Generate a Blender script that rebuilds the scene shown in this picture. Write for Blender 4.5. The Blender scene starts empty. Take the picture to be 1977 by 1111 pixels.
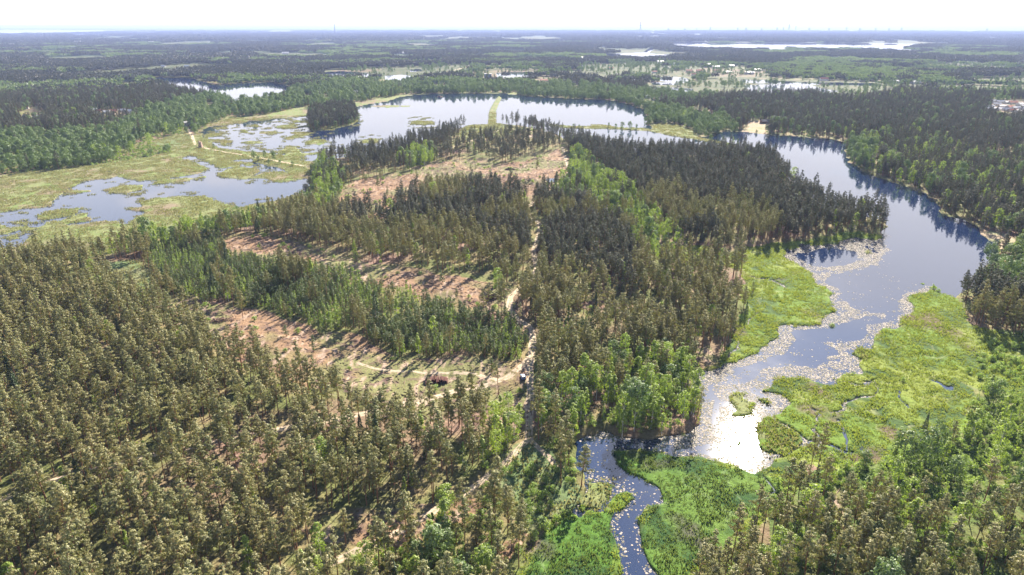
import bpy, math, random
import numpy as np
R = math.radians
sc = bpy.context.scene
COL = sc.collection

# ------------------------------------------------------------------ camera, sky, sun, exposure
F = 1318.0            # focal length in photograph pixels (24 mm equivalent)
HZ = 50.0             # row of the true horizon
CX, CY = 988.5, 555.5
PITCH = math.atan((CY - HZ) / F)
H = 150.0             # flying height of the drone
cam_d = bpy.data.cameras.new('camera')
cam_d.sensor_width = 36.0
cam_d.lens = 36.0 * F / 1977.0
cam_d.clip_start = 1.0
cam_d.clip_end = 200000.0
cam = bpy.data.objects.new('camera', cam_d)
COL.objects.link(cam)
cam.location = (0, 0, H)
cam.rotation_euler = (math.pi / 2 - PITCH, 0, 0)
sc.camera = cam

SUN_EL, SUN_AZ = R(31.5), R(21.7)      # azimuth measured from +Y towards +X
world = bpy.data.worlds.new('World')
sc.world = world
world.use_nodes = True
wt = world.node_tree
wt.nodes.clear()
def N(t, kind, **kw):
    n = t.nodes.new(kind)
    for k, v in kw.items():
        if k == 'inp':
            for i, val in v.items():
                n.inputs[i].default_value = val
        else:
            setattr(n, k, v)
    return n
def L(t, a, ao, b, bi):
    t.links.new(a.outputs[ao], b.inputs[bi])
def mth(t, op, a, b=None, clamp=False):
    n = t.nodes.new('ShaderNodeMath'); n.operation = op; n.use_clamp = clamp
    for i, v in enumerate((a, b)):
        if v is None: continue
        if isinstance(v, (int, float)): n.inputs[i].default_value = v
        else: t.links.new(v, n.inputs[i])
    return n.outputs[0]
out = N(wt, 'ShaderNodeOutputWorld')
sky = N(wt, 'ShaderNodeTexSky', sky_type='NISHITA', sun_disc=False)
sky.sun_elevation = SUN_EL
sky.sun_rotation = SUN_AZ
sky.altitude = 100; sky.air_density = 1.0; sky.dust_density = .5; sky.ozone_density = 3.0
bg = N(wt, 'ShaderNodeBackground', inp={'Strength': 0.05})
L(wt, sky, 0, bg, 0)
tc = N(wt, 'ShaderNodeTexCoord')
sp = N(wt, 'ShaderNodeSeparateXYZ'); L(wt, tc, 'Generated', sp, 0)
zz = mth(wt, 'MAXIMUM', sp.outputs[2], 0.0)
den = mth(wt, 'ADD', zz, 0.10)
cx_ = mth(wt, 'DIVIDE', sp.outputs[0], den); cy_ = mth(wt, 'DIVIDE', sp.outputs[1], den)
cb = N(wt, 'ShaderNodeCombineXYZ'); wt.links.new(cx_, cb.inputs[0]); wt.links.new(cy_, cb.inputs[1])
ns = N(wt, 'ShaderNodeTexNoise', inp={'Scale': 1.15, 'Detail': 7.0, 'Roughness': 0.56, 'Distortion': 0.35})
L(wt, cb, 0, ns, 'Vector')
m1 = N(wt, 'ShaderNodeMapRange', interpolation_type='SMOOTHSTEP', inp={'From Min': 0.38, 'From Max': 0.56})
wt.links.new(mth(wt, 'ADD', ns.outputs[0], mth(wt, 'MULTIPLY', mth(wt, 'SUBTRACT', sp.outputs[0], .15), .16)), m1.inputs[0])
hz = N(wt, 'ShaderNodeMapRange', inp={'From Min': 0.42, 'From Max': 0.13})
wt.links.new(zz, hz.inputs[0])
lowc = N(wt, 'ShaderNodeMapRange', interpolation_type='SMOOTHSTEP', inp={'From Min': .42, 'From Max': .31, 'To Min': .0}); wt.links.new(zz, lowc.inputs[0])
cm = mth(wt, 'MAXIMUM', mth(wt, 'MULTIPLY', m1.outputs[0], lowc.outputs[0]), hz.outputs[0])
cm = mth(wt, 'MULTIPLY', cm, 0.93)
cbg = N(wt, 'ShaderNodeBackground', inp={'Color': (1.0, 0.965, 0.955, 1), 'Strength': 0.44})
mx = N(wt, 'ShaderNodeMixShader'); wt.links.new(cm, mx.inputs[0]); L(wt, bg, 0, mx, 1); L(wt, cbg, 0, mx, 2)
L(wt, mx, 0, out, 'Surface')

sun_d = bpy.data.lights.new('sun', 'SUN')
sun_d.energy = 5.0
sun_d.angle = R(0.53)
sun_d.color = (1.0, 0.905, 0.76)
sun = bpy.data.objects.new('sun', sun_d)
COL.objects.link(sun)
sun.location = (500, 1200, 800)
sun.rotation_euler = (math.pi / 2 - SUN_EL, 0, math.pi - SUN_AZ)

sc.view_settings.view_transform = 'Standard'
sc.view_settings.look = 'None'
sc.view_settings.exposure = 1.85
sc.view_settings.gamma = 1.0
cy = sc.cycles
cy.use_denoising = True
cy.max_bounces = 5; cy.diffuse_bounces = 1; cy.glossy_bounces = 3
cy.transmission_bounces = 2; cy.transparent_max_bounces = 4; cy.volume_bounces = 0
cy.sample_clamp_indirect = 4.0
cy.caustics_reflective = False; cy.caustics_refractive = False

# ------------------------------------------------------------------ geometry of the view (ground survey from the photograph)
SP, CP = math.sin(PITCH), math.cos(PITCH)
def px2w(x, y):
    x = np.asarray(x, float); y = np.asarray(y, float)
    u = (x - CX) / F; v = (y - CY) / F
    t = H / (SP + v * CP)
    return t * u, t * (CP - v * SP)
def w2px(X, Y):
    d = Y * CP + H * SP
    d = np.maximum(d, 1.0)
    return CX + F * X / d, CY - F * (Y * SP - H * CP) / d

def lattice(ix, iy, seed):
    h = (ix.astype(np.int64) * 374761393 + iy.astype(np.int64) * 668265263 + seed * 1442695041) & 0xFFFFFFFF
    h = ((h ^ (h >> 13)) * 1274126177) & 0xFFFFFFFF
    h = h ^ (h >> 16)
    return (h & 0xFFFF).astype(np.float32) / 65535.0
def vnoise(x, y, seed=0):
    x0 = np.floor(x); y0 = np.floor(y)
    fx = (x - x0).astype(np.float32); fy = (y - y0).astype(np.float32)
    fx = fx * fx * (3 - 2 * fx); fy = fy * fy * (3 - 2 * fy)
    a = lattice(x0, y0, seed); b = lattice(x0 + 1, y0, seed)
    c = lattice(x0, y0 + 1, seed); d = lattice(x0 + 1, y0 + 1, seed)
    return (a + (b - a) * fx) * (1 - fy) + (c + (d - c) * fx) * fy
def fbm(x, y, seed=0, octs=3):
    s = 0; a = 1.0; tot = 0
    for k in range(octs):
        s = s + a * vnoise(x * 2 ** k + 17.3 * k, y * 2 ** k - 9.1 * k, seed + k)
        tot += a; a *= 0.5
    return s / tot

PADX, PADB = 420, 380
W_, H_ = 1977 + 2 * PADX, 1111 + PADB
def fill(*polys):
    """even-odd fill of polygons given in survey coordinates, as a boolean raster"""
    d = np.zeros((H_, W_ + 1), np.int8)
    for poly in polys:
        n = len(poly)
        dd = np.zeros((H_, W_ + 1), np.int8)
        for i in range(n):
            x0, y0 = poly[i]; x1, y1 = poly[(i + 1) % n]
            if y0 == y1: continue
            if y0 > y1: x0, y0, x1, y1 = x1, y1, x0, y0
            r0 = max(0, math.ceil(y0 - 0.5)); r1 = min(H_ - 1, math.ceil(y1 - 0.5) - 1)
            if r1 < r0: continue
            rows = np.arange(r0, r1 + 1)
            xc = x0 + (rows + 0.5 - y0) * (x1 - x0) / (y1 - y0) + PADX
            cols = np.clip(np.ceil(xc).astype(int), 0, W_)
            np.add.at(dd, (rows, cols), 1)
        d |= (np.cumsum(dd, axis=1) % 2).astype(np.int8)
    return d[:, :W_].astype(bool)
def line_poly(pts, w0, w1=None):
    """a thin survey polygon along a polyline; widths in survey pixels"""
    w1 = w0 if w1 is None else w1
    a, b = [], []
    for i, (x, y) in enumerate(pts):
        xa, ya = pts[max(0, i - 1)]; xb, yb = pts[min(len(pts) - 1, i + 1)]
        tx, ty = xb - xa, yb - ya; l = math.hypot(tx, ty) or 1
        w = (w0 + (w1 - w0) * i / (len(pts) - 1)) / 2
        a.append((x - ty / l * w, y + tx / l * w)); b.append((x + ty / l * w, y - tx / l * w))
    return a + b[::-1]
def ell(cx, cy, rx, ry, n=14):
    return [(cx + rx * math.cos(k * 2 * math.pi / n), cy + ry * math.sin(k * 2 * math.pi / n)) for k in range(n)]

# raster of world positions, and the same with wobble so no outline is drawn clean
gx, gy = np.meshgrid(np.arange(W_) - PADX + 0.5, np.arange(H_) + 0.5)
gyc = np.maximum(gy, HZ + 3.0)
WX, WY = px2w(gx, gyc)
def wobble(amp, size, seed):
    a = (fbm(WX / size, WY / size, seed, 3) - 0.5) * 2 * amp
    b = (fbm(WX / size + 77, WY / size + 31, seed + 9, 3) - 0.5) * 2 * amp
    dist = np.hypot(WX, WY)
    k = np.clip(dist / 900.0, 1.0, 2.5)
    qx, qy = w2px(WX + a * k, WY + b * k)
    return (np.clip((qx + PADX).astype(int), 0, W_ - 1), np.clip(qy.astype(int), 0, H_ - 1))
WOBX, WOBY = wobble(7.0, 16.0, 5)
def area(*polys):
    return fill(*polys)[WOBY, WOBX]

# ---- waters
WATER_MAIN = [(385,256),(400,247),(440,241),(500,232),(560,228),(620,222),(690,206),(725,200),(745,197),(770,189),(800,184),(860,181),
 (934,181),(994,183),(1017,187),(1094,191),(1168,194),(1211,201),(1240,212),(1250,225),(1248,240),(1262,252),(1300,258),(1350,266),
 (1380,262),(1395,254),(1436,255),(1483,261),(1530,264),(1600,270),(1640,277),(1634,290),(1634,310),(1675,336),(1722,352),(1789,378),
 (1827,414),(1882,438),(1899,456),(1913,469),(1930,483),(1927,497),(1913,517),(1890,550),(1840,574),(1800,560),(1775,566),(1762,572),
 (1764,596),(1752,612),(1745,630),(1694,647),(1690,658),(1668,690),(1652,705),(1656,723),(1647,724),(1610,724),(1599,745),(1560,740),
 (1499,733),(1466,748),(1500,765),(1525,785),(1507,807),(1521,826),(1543,855),(1520,880),(1499,907),(1455,918),(1420,905),(1362,892),(1320,887),
 (1281,887),(1241,873),(1214,870),(1174,874),(1177,897),(1207,920),(1234,927),(1261,954),(1270,980),(1250,1004),(1234,1024),
 (1247,1060),(1268,1094),(1281,1111),(1300,1180),(1340,1300),(1400,1500),(1240,1500),(1210,1300),(1180,1180),(1181,1107),(1186,1060),
 (1174,1017),(1181,984),(1205,982),(1217,970),(1201,954),(1175,957),(1150,985),(1120,1010),(1112,1000),(1127,974),(1131,927),(1114,887),(1109,862),(1134,842),
 (1200,843),(1268,838),(1314,838),(1351,829),(1343,796),(1332,759),(1331,736),(1362,719),(1403,706),(1427,702),(1457,685),(1492,661),
 (1505,634),(1581,623),(1584,610),(1613,587),(1598,565),(1581,548),(1553,517),(1523,503),(1512,490),(1540,473),(1608,469),(1660,463),
 (1697,458),(1708,440),(1700,425),(1640,412),(1590,398),(1550,372),(1520,345),(1490,318),(1470,302),(1400,298),(1341,300),(1260,298),(1168,290),
 (1105,274),(1060,254),(1000,242),(960,238),(905,242),(870,252),(840,264),(800,277),(760,290),(700,300),(650,306),(612,314),(585,312),
 (560,305),(530,297),(480,293),(440,288),(410,281),(395,268)]
WATER_LEFT = [(-430,430),(0,413),(45,405),(100,399),(103,385),(137,362),(163,350),(227,343),(277,350),(343,343),(390,336),(410,326),(385,320),
 (367,312),(352,303),(375,302),(395,314),(425,322),(457,309),(484,307),(510,318),(550,330),(581,345),(600,350),(604,358),(585,372),(550,385),(490,394),
 (467,400),(440,396),(417,388),(385,380),(350,378),(300,384),(270,392),(262,402),(280,412),(262,422),(247,432),(230,424),(187,428),(150,432),
 (110,438),(67,453),(45,472),(20,480),(0,478),(-430,560)]
PONDS = [
 [(290,150),(339,151),(372,152),(384,157),(400,160),(404,163),(427,165),(463,162),(485,161),(523,160),(553,166),(566,174),(556,186),(500,198),(450,200),(410,190),(350,180),(300,160)],
 [(622,140),(660,138),(710,142),(716,150),(640,152)], [(742,147),(775,145),(796,148),(784,158),(745,158)], [(790,135),(812,134),(815,138),(792,139)],
 [(958,141),(1030,139),(1028,148),(960,149)], [(920,152),(1012,150),(1012,158),(960,159),(925,157)],
 [(1250,152),(1286,148),(1317,150),(1331,153),(1324,160),(1290,158),(1260,155)], [(1256,160),(1307,160),(1312,164),(1262,164)],
 [(1180,160),(1230,160),(1233,164),(1190,164)],
 [(1240,166),(1280,169),(1339,172),(1334,182),(1290,176),(1240,170)],
 [(1428,154),(1469,155),(1566,160),(1690,161),(1690,166),(1560,164),(1470,161),(1430,159)],
 [(1432,165),(1493,164),(1566,165),(1584,171),(1622,177),(1594,181),(1554,178),(1520,186),(1444,187),(1404,182),(1448,173)],
 [(1298,87),(1436,83),(1526,82.5),(1672,84),(1790,85),(1740,96),(1680,94),(1593,97),(1514,95),(1455,98),(1357,95),(1300,92)],
 [(1165,106),(1210,103),(1240,102),(1256,92),(1264,93),(1252,104),(1304,106),(1292,114),(1175,115)],
 [(1322,216),(1345,212),(1372,220),(1388,230),(1370,230),(1332,224)],
 [(-430,57.5),(0,57.8),(120,58.5),(260,60.2),(130,65),(0,67),(-430,68)], [(130,66),(200,65.5),(200,70),(135,70.5)], [(515,60),(562,60),(562,63.5),(518,63.5)], [(470,79),(560,79),(565,83),(475,83)],
 [line for line in [(1290,82),(1360,81),(1380,86),(1300,87)]],
]
LAND_BACK = [  # islands, dikes, spits inside the waters
 [(592,242),(600,226),(640,214),(684,212),(692,232),(682,241),(660,246),(640,250),(605,255)],
 line_poly([(950,240),(951,215),(958,200),(966,187)], 16, 8),
 line_poly([(1060,242),(1101,246),(1168,247),(1250,251),(1300,261),(1350,269),(1400,277),(1420,284)], 4.5),
 line_poly([(1142,243),(1160,243),(1185,246)], 3.5),
 line_poly([(372,284),(430,294),(480,302),(540,313),(592,323)], 7),
 [(480,300),(520,305),(575,318),(600,330),(585,334),(540,324),(490,314)],
 [(1258,240),(1300,240),(1340,252),(1350,266),(1300,262),(1262,256)],
 [(630,203),(700,199),(690,207),(640,212)],
]
REED_BACK = [
 [(67,420),(90,409),(125,403),(152,403),(157,410),(130,418),(95,425),(75,424)], [(28,428),(60,430),(58,436),(30,434)],
 [(200,366),(230,359),(262,356),(284,358),(275,368),(240,376),(205,375)],
 [(243,402),(275,398),(330,384),(380,385),(440,394),(400,404),(300,410),(250,409)],
 [(140,400),(170,401),(168,405),(142,405)], [(60,450),(100,430),(130,428),(120,438),(70,450)],
 [(794,236),(806,233),(836,234),(841,238),(820,242),(800,240)], [(710,205),(745,203),(790,204),(788,207),(750,208),(712,207)],
 [(472,275),(490,272),(512,273),(508,278),(480,279)], [(582,275),(600,269),(622,269),(632,274),(615,280),(590,280)],
 [(528,294),(545,286),(572,283),(578,287),(560,296),(540,298)], [(690,272),(710,268),(735,270),(730,276),(700,277)],
 [(418,338),(450,322),(490,324),(505,334),(480,345),(440,345)], [(500,345),(530,335),(575,338),(585,348),(540,352)],
 [(1420,765),(1442,757),(1466,778),(1460,795),(1422,802)], [(1640,690),(1650,676),(1686,676),(1696,686),(1684,700),(1650,698)],
 [(1470,806),(1500,808),(1530,845),(1520,880),(1490,868),(1470,838)],
 [(1135,935),(1155,930),(1175,940),(1165,958),(1148,975),(1130,1000),(1122,985)],
 [(1672,486),(1683,484),(1688,490),(1676,493)],
]
water = area(WATER_MAIN, WATER_LEFT) | fill(*PONDS)
land_back = fill(*LAND_BACK)
RILLS = [[(1686,738),(1684,765),(1660,775),(1620,790),(1590,795)], [(1575,880),(1577,820),(1570,800),(1556,792)], [(1505,886),(1550,855),(1600,858),(1648,872)], [(1735,755),(1747,776),(1762,792)],
 [(1782,733),(1806,742),(1835,748)], [(1638,866),(1643,848),(1622,828),(1600,815)], [(1660,868),(1668,852)], [(1455,535),(1480,537),(1502,545),(1522,556)], [(1400,560),(1440,545)], [(1405,690),(1440,640),(1455,600)],
 [(1478,975),(1486,950),(1470,925)], [(1620,735),(1650,745),(1690,735)]]
water |= area(*[line_poly(r_, 3.4) for r_ in RILLS])
nA = fbm(WX / 26, WY / 26, 31, 3)
mott = area([(395,262),(420,248),(500,238),(598,232),(600,262),(560,270),(500,266),(450,270),(440,285),(400,275)],
            [(420,318),(460,312),(520,322),(585,345),(585,352),(520,352),(430,345)], [(550,290),(640,282),(700,285),(640,300),(590,308),(545,305)])
mott2 = area([(-400,430),(60,410),(160,395),(200,410),(120,450),(0,480),(-400,520)], [(110,365),(320,345),(400,335),(420,345),(300,358),(130,382)],
             [(1404,176),(1500,168),(1620,172),(1600,182),(1500,188),(1404,186)], [(300,380),(460,385),(450,400),(300,405)])
reed_is = area(*REED_BACK) | (mott & (nA > 0.56)) | (mott2 & (nA > 0.645))
water = water & ~land_back & ~(reed_is)
water |= fill([(1052,346),(1070,345),(1076,351),(1060,353)])

# ---- land cover
REED = area([(-430,372),(0,338),(120,327),(220,312),(300,302),(345,288),(365,274),(372,262),(400,243),(440,228),(520,222),(592,206),(610,212),(700,196),(790,182),(1000,180),
  (1000,186),(760,205),(700,215),(692,240),(600,256),(620,300),(604,352),(612,372),(565,412),(500,426),(420,440),(330,456),(250,478),(160,504),(60,522),(0,532),(-430,620)]) | reed_is
MARSH = area([(1255,500),(1290,474),(1350,474),(1390,500),(1430,480),(1512,472),(1560,466),(1650,452),(1700,456),(1700,470),(1600,480),(1640,590),(1600,640),(1510,650),(1430,715),(1380,730),(1405,660),(1430,610),(1440,560),(1425,525),(1395,510),(1330,515)],
  [(1460,742),(1600,722),(1660,700),(1740,640),(1765,570),(1800,556),(1840,580),(1870,625),(1940,650),(2100,680),(2300,760),(1990,770),(1890,760),(1880,830),(1800,862),(1740,880),(1650,900),(1600,905),(1540,890),(1500,850),(1460,790)],
  [(1160,868),(1290,880),(1450,915),(1520,930),(1500,975),(1430,1010),(1400,1060),(1330,1111),(1330,1300),(1290,1300),(1230,1050),(1260,980),(1200,925)],
  [(1000,1150),(1020,1111),(1040,1050),(1090,1005),(1130,985),(1180,975),(1210,950),(1215,985),(1175,1000),(1182,1060),(1180,1130),(1200,1300),(1000,1300)])
MARSH |= fill([(1150,850),(1540,850),(1560,930),(1480,1010),(1400,1075),(1320,1130),(1180,1130),(1180,1000)])
MARSH |= fill([(1560,740),(1640,690),(1640,650),(1780,540),(1850,580),(1800,700),(1640,800)])
CLEAR = area([(655,395),(672,362),(700,345),(780,338),(830,318),(900,312),(980,318),(1060,302),(1084,290),(1104,330),(1090,350),(1045,378),(1032,390),(1020,390),(1010,374),(900,366),(830,372),(770,396),(760,424),(700,424)],
  [(415,482),(470,455),(560,468),(640,488),(720,515),(800,530),(900,545),(985,562),(990,604),(930,612),(850,592),(780,568),(700,546),(640,530),(560,516),(500,512),(445,494)],
  [(295,566),(350,580),(430,592),(520,602),(600,640),(700,655),(760,695),(900,690),(965,712),(1000,700),(1025,700),(1010,772),(960,792),(900,802),(800,806),(700,796),(630,765),(560,738),(470,708),(390,668),(320,622)],
  [(955,745),(1012,745),(1012,805),(990,812),(960,800)], [(1110,590),(1170,580),(1280,610),(1260,632),(1150,620)],
  [(1595,975),(1625,955),(1650,1000),(1640,1060),(1600,1040)], [(1335,690),(1370,660),(1390,690),(1360,720)], [(560,1000),(900,960),(940,985),(880,1030),(700,1060)], [(955,1111),(985,1060),(1040,1030),(1010,1080),(990,1130)])
GRASS = area([(178,505),(262,512),(312,548),(305,592),(225,572)], [(878,262),(900,240),(930,234),(985,242),(1010,256),(960,266),(900,272)],
  [(960,890),(1020,860),(1075,890),(1120,930),(1125,985),(1090,1010),(1030,1040),(985,1010),(960,960)],
  [(620,140),(700,134),(900,126),(912,134),(880,146),(800,156),(720,152),(640,148)], [(1000,111),(1070,111),(1140,119),(1020,117)],
  [(1080,138),(1260,140),(1180,150),(1050,146)], [(1240,164),(1400,152),(1440,152),(1700,160),(1760,170),(1700,192),(1640,200),(1560,186),(1400,192),(1330,188),(1250,180)],
  [(1860,153),(2100,150),(2100,168),(1880,164)], [(1640,160),(1860,166),(1990,170),(1990,180),(1700,174)], [(490,102),(620,104),(640,112),(500,110)],
  [(1300,140),(1330,134),(1480,140),(1480,152),(1330,152)], [(1255,190),(1300,190),(1290,200),(1255,202)], [(80,112),(200,108),(210,118),(90,120)],
  [(270,305),(300,275),(350,258),(372,268),(345,288),(300,300)], [(1165,138),(1175,132),(1238,132),(1238,142)], [(140,115),(165,110),(200,112)])
ff = (fbm(WX / 420, WY / 900, 141, 3) > .64) & (np.hypot(WX, WY) > 2300) & (gy < 150)
GRASS |= ff
YARD = area([(1432,256),(1445,238),(1480,235),(1490,250),(1478,263),(1440,262)], [(178,217),(200,213),(250,216),(258,222),(205,224)], [(45,213),(88,207),(90,211),(60,217)], [(50,226),(75,224),(78,232),(52,231)],
  [(1895,200),(1920,192),(2000,200),(2000,225),(1930,214)], [(1320,140),(1365,132),(1480,138),(1470,150),(1330,148)], [(1895,452),(1915,450),(1950,462),(1968,486),(1935,486),(1915,468)],
  [(905,142),(960,136),(1040,137),(1030,142),(950,152),(900,152)], [(1040,152),(1060,150),(1060,162),(1040,162)], [(640,136),(740,135),(720,140),(640,142)], [(1636,283),(1650,276),(1664,280),(1650,287)])

sd = np.random.RandomState(7)
n1 = fbm(WX / 34, WY / 34, 1, 4); n2 = fbm(WX / 9, WY / 9, 2, 3); n3 = fbm(WX / 3.0, WY / 3.0, 3, 2); n4 = fbm(WX / 140, WY / 140, 4, 3)
n5 = fbm(WX / 2.0, WY / 7.0, 8, 2)
def c3(*c): return np.array(c, np.float32)
def mixc(a, b, t):
    t = np.clip(t, 0, 1)[..., None].astype(np.float32)
    return a * (1 - t) + b * t
base = mixc(c3(.115, .130, .045), c3(.205, .165, .085), (n2 - .38) * 3)
base = mixc(base, c3(.21, .135, .105), (n1 - .56) * 4)
dist = np.hypot(WX, WY)
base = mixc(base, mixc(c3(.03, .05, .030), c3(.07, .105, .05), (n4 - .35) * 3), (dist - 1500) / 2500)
clr = mixc(c3(.235, .150, .092), c3(.165, .165, .070), (n1 - .44) * 7)
clr = mixc(clr, c3(.13, .085, .07), (n3 - .52) * 3.6)
clr = mixc(clr, c3(.34, .25, .19), (n5 - .62) * 5)
mar = mixc(c3(.115, .180, .030), c3(.175, .215, .045), (n1 - .42) * 5)
mar = mixc(mar, c3(.055, .095, .028), (n2 - .47) * 5)
mar = mixc(mar, c3(.13, .10, .07), (fbm(WX / 19, WY / 19, 21, 3) - .68) * 9)
mar = mixc(mar, c3(.30, .29, .16), (1 - np.abs(fbm(WX / 22, WY / 22, 26, 3) - .5) * 55) * .45)
ree = mixc(c3(.180, .200, .085), c3(.205, .165, .110), (n1 - .46) * 6)
ree = mixc(ree, c3(.14, .19, .06), (n2 - .52) * 5)
gra = mixc(c3(.120, .165, .070), c3(.19, .195, .10), (n2 - .42) * 4)
yar = mixc(c3(.33, .25, .17), c3(.21, .22, .11), (n2 - .45) * 5)
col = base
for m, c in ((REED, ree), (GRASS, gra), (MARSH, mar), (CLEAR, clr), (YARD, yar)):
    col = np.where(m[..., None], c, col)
deepg = fill([(1160,868),(1290,880),(1450,915),(1520,930),(1500,975),(1430,1010),(1400,1060),(1330,1111),(1330,1300),(1290,1300),(1230,1050),(1260,980),(1200,925)],
             [(1000,1150),(1040,1050),(1090,1005),(1215,985),(1182,1060),(1180,1130),(1200,1300),(1000,1300)])
col = np.where((deepg & MARSH)[..., None], col * c3(.62, .80, .8), col)
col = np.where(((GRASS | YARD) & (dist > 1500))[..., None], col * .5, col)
lush = fill([(1600,905),(1700,870),(1850,830),(1885,740),(1870,640),(2400,640),(2400,1300),(1500,1300),(1480,960)])
col = np.where((lush & ~MARSH & ~CLEAR & ~water)[..., None], mixc(c3(.085, .125, .035), c3(.15, .155, .06), (n2 - .42) * 4), col)
col = np.where(land_back[..., None], mixc(c3(.13, .17, .06), c3(.2, .19, .1), (n2 - .4) * 3), col)
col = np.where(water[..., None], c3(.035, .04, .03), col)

def blur(a, k):
    for ax in (0, 1):
        p = np.pad(a, [(k, k) if i == ax else (0, 0) for i in range(2)], mode='edge')
        c = np.cumsum(p, axis=ax, dtype=np.float64)
        c = np.concatenate([np.zeros_like(np.take(c, [0], ax)), c], ax)
        n = a.shape[ax]
        a = (np.take(c, range(2 * k + 1, 2 * k + 1 + n), ax) - np.take(c, range(0, n), ax)) / (2 * k + 1)
    return a.astype(np.float32)
wf = water.astype(np.float32)
s1 = blur(wf, 1); s2 = blur(wf, 9)
low = (REED | MARSH | land_back).astype(np.float32)
hill = (fbm(WX / 70, WY / 70, 51, 3) - .4) * 7.0 + (fbm(WX / 11, WY / 11, 52, 2) - .5) * 1.3
hill = np.clip(hill, 0, 7) * (1 - blur(low, 12)) * np.clip(1 - s2 * 3, 0, 1)
hill *= np.clip((4500 - dist) / 2500, 0, 1)
bumps = (n3 - .5) * .35 + np.where(CLEAR, (n2 - .45) * 1.3, 0)
Z = np.where(s1 > .5, -1.3 * (s1 - .5) * 2 - .02, .45 * (.5 - s1) * 2 + .06)
Z = Z + np.where(s1 < .02, hill + np.clip(bumps, -.12, 1.2), 0) * np.clip(1 - s1 * 40, 0, 1)
Z = (Z * 1.0).astype(np.float32)
def sample(a, X, Y):
    x, y = w2px(X, Y)
    return a[np.clip(y.astype(int), 0, H_ - 1), np.clip((x + PADX).astype(int), 0, W_ - 1)]
def samplez(X, Y):
    x, y = w2px(np.asarray(X, float), np.asarray(Y, float))
    x = np.clip(x + PADX - .5, 0, W_ - 2); y = np.clip(y - .5, 0, H_ - 2)
    xi = x.astype(int); yi = y.astype(int); fx = x - xi; fy = y - yi
    return (Z[yi, xi] * (1 - fx) + Z[yi, xi + 1] * fx) * (1 - fy) + (Z[yi + 1, xi] * (1 - fx) + Z[yi + 1, xi + 1] * fx) * fy

# ------------------------------------------------------------------ material helpers
def newmat(name):
    m = bpy.data.materials.new(name); m.use_nodes = True
    t = m.node_tree; t.nodes.clear()
    return m, t, N(t, 'ShaderNodeOutputMaterial')
def simple(name, color, rough=.8, metal=0.0, var=.15, scale=1.5, spec=.3):
    m, t, o = newmat(name)
    p = N(t, 'ShaderNodeBsdfPrincipled', inp={'Roughness': rough, 'Metallic': metal})
    p.inputs['Specular IOR Level'].default_value = spec
    g = N(t, 'ShaderNodeTexCoord'); no = N(t, 'ShaderNodeTexNoise', inp={'Scale': scale, 'Detail': 3.0}); L(t, g, 'Object', no, 'Vector')
    r = N(t, 'ShaderNodeMixRGB', inp={1: (*[c * (1 - var) for c in color], 1), 2: (*[min(1, c * (1 + var)) for c in color], 1)})
    L(t, no, 0, r, 0); L(t, r, 0, p, 'Base Color'); L(t, p, 0, o, 0)
    return m
def leafmat(name, cA, cB, cC, trans=.35, tcol=(1.5, 1.6, .8)):
    """foliage: colour drawn per tree between cA and cB, leaf clumps leaning to cC"""
    m, t, o = newmat(name)
    oi = N(t, 'ShaderNodeObjectInfo'); g = N(t, 'ShaderNodeNewGeometry')
    wn = N(t, 'ShaderNodeTexNoise', inp={'Scale': .022, 'Detail': 2.0}); L(t, g, 'Position', wn, 'Vector')
    mixf = mth(t, 'ADD', mth(t, 'MULTIPLY', oi.outputs['Random'], .75), mth(t, 'MULTIPLY', mth(t, 'SUBTRACT', wn.outputs[0], .38), 1.2), True)
    a = N(t, 'ShaderNodeMixRGB', inp={1: (*cA, 1), 2: (*cB, 1)}); t.links.new(mixf, a.inputs[0])
    b = N(t, 'ShaderNodeMixRGB', inp={2: (*cC, 1)}); L(t, a, 0, b, 1)
    isl = mth(t, 'MULTIPLY', mth(t, 'POWER', g.outputs['Random Per Island'], 1.6), .75)
    t.links.new(isl, b.inputs[0])
    d = N(t, 'ShaderNodeBsdfDiffuse'); L(t, b, 0, d, 0)
    tr = N(t, 'ShaderNodeBsdfTranslucent')
    tm = N(t, 'ShaderNodeMixRGB', blend_type='MULTIPLY', inp={0: 1.0, 2: (*tcol, 1)}); L(t, b, 0, tm, 1); L(t, tm, 0, tr, 0)
    ms = N(t, 'ShaderNodeMixShader', inp={0: trans}); L(t, d, 0, ms, 1); L(t, tr, 0, ms, 2)
    gl = N(t, 'ShaderNodeBsdfGlossy', inp={'Color': (.9, .9, .95, 1), 'Roughness': .5})
    m2 = N(t, 'ShaderNodeMixShader', inp={0: .03}); L(t, ms, 0, m2, 1); L(t, gl, 0, m2, 2)
    L(t, m2, 0, o, 0)
    return m
def tag(o, label=None, cat=None, group=None, kind=None):
    if label: o['label'] = label
    if cat: o['category'] = cat
    if group: o['group'] = group
    if kind: o['kind'] = kind
    return o
def mesh_np(name, verts, faces, mats=(), midx=None, smooth=False):
    """faces: list of (n,k) int arrays, one array for each corner count"""
    me = bpy.data.meshes.new(name)
    faces = [np.asarray(f, np.int32) for f in faces if len(f)]
    nv = len(verts)
    me.vertices.add(nv); me.vertices.foreach_set('co', np.asarray(verts, np.float32).ravel())
    loops = np.concatenate([f.ravel() for f in faces]); nl = len(loops)
    tot = np.concatenate([np.full(len(f), f.shape[1], np.int32) for f in faces])
    start = np.concatenate([[0], np.cumsum(tot)[:-1]]).astype(np.int32)
    me.loops.add(nl); me.loops.foreach_set('vertex_index', loops)
    me.polygons.add(len(tot)); me.polygons.foreach_set('loop_start', start)
    if midx is not None: me.polygons.foreach_set('material_index', np.asarray(midx, np.int32))
    me.polygons.foreach_set('use_smooth', np.full(len(tot), smooth))
    me.update(calc_edges=True)
    for m in mats: me.materials.append(m)
    return me
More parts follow.
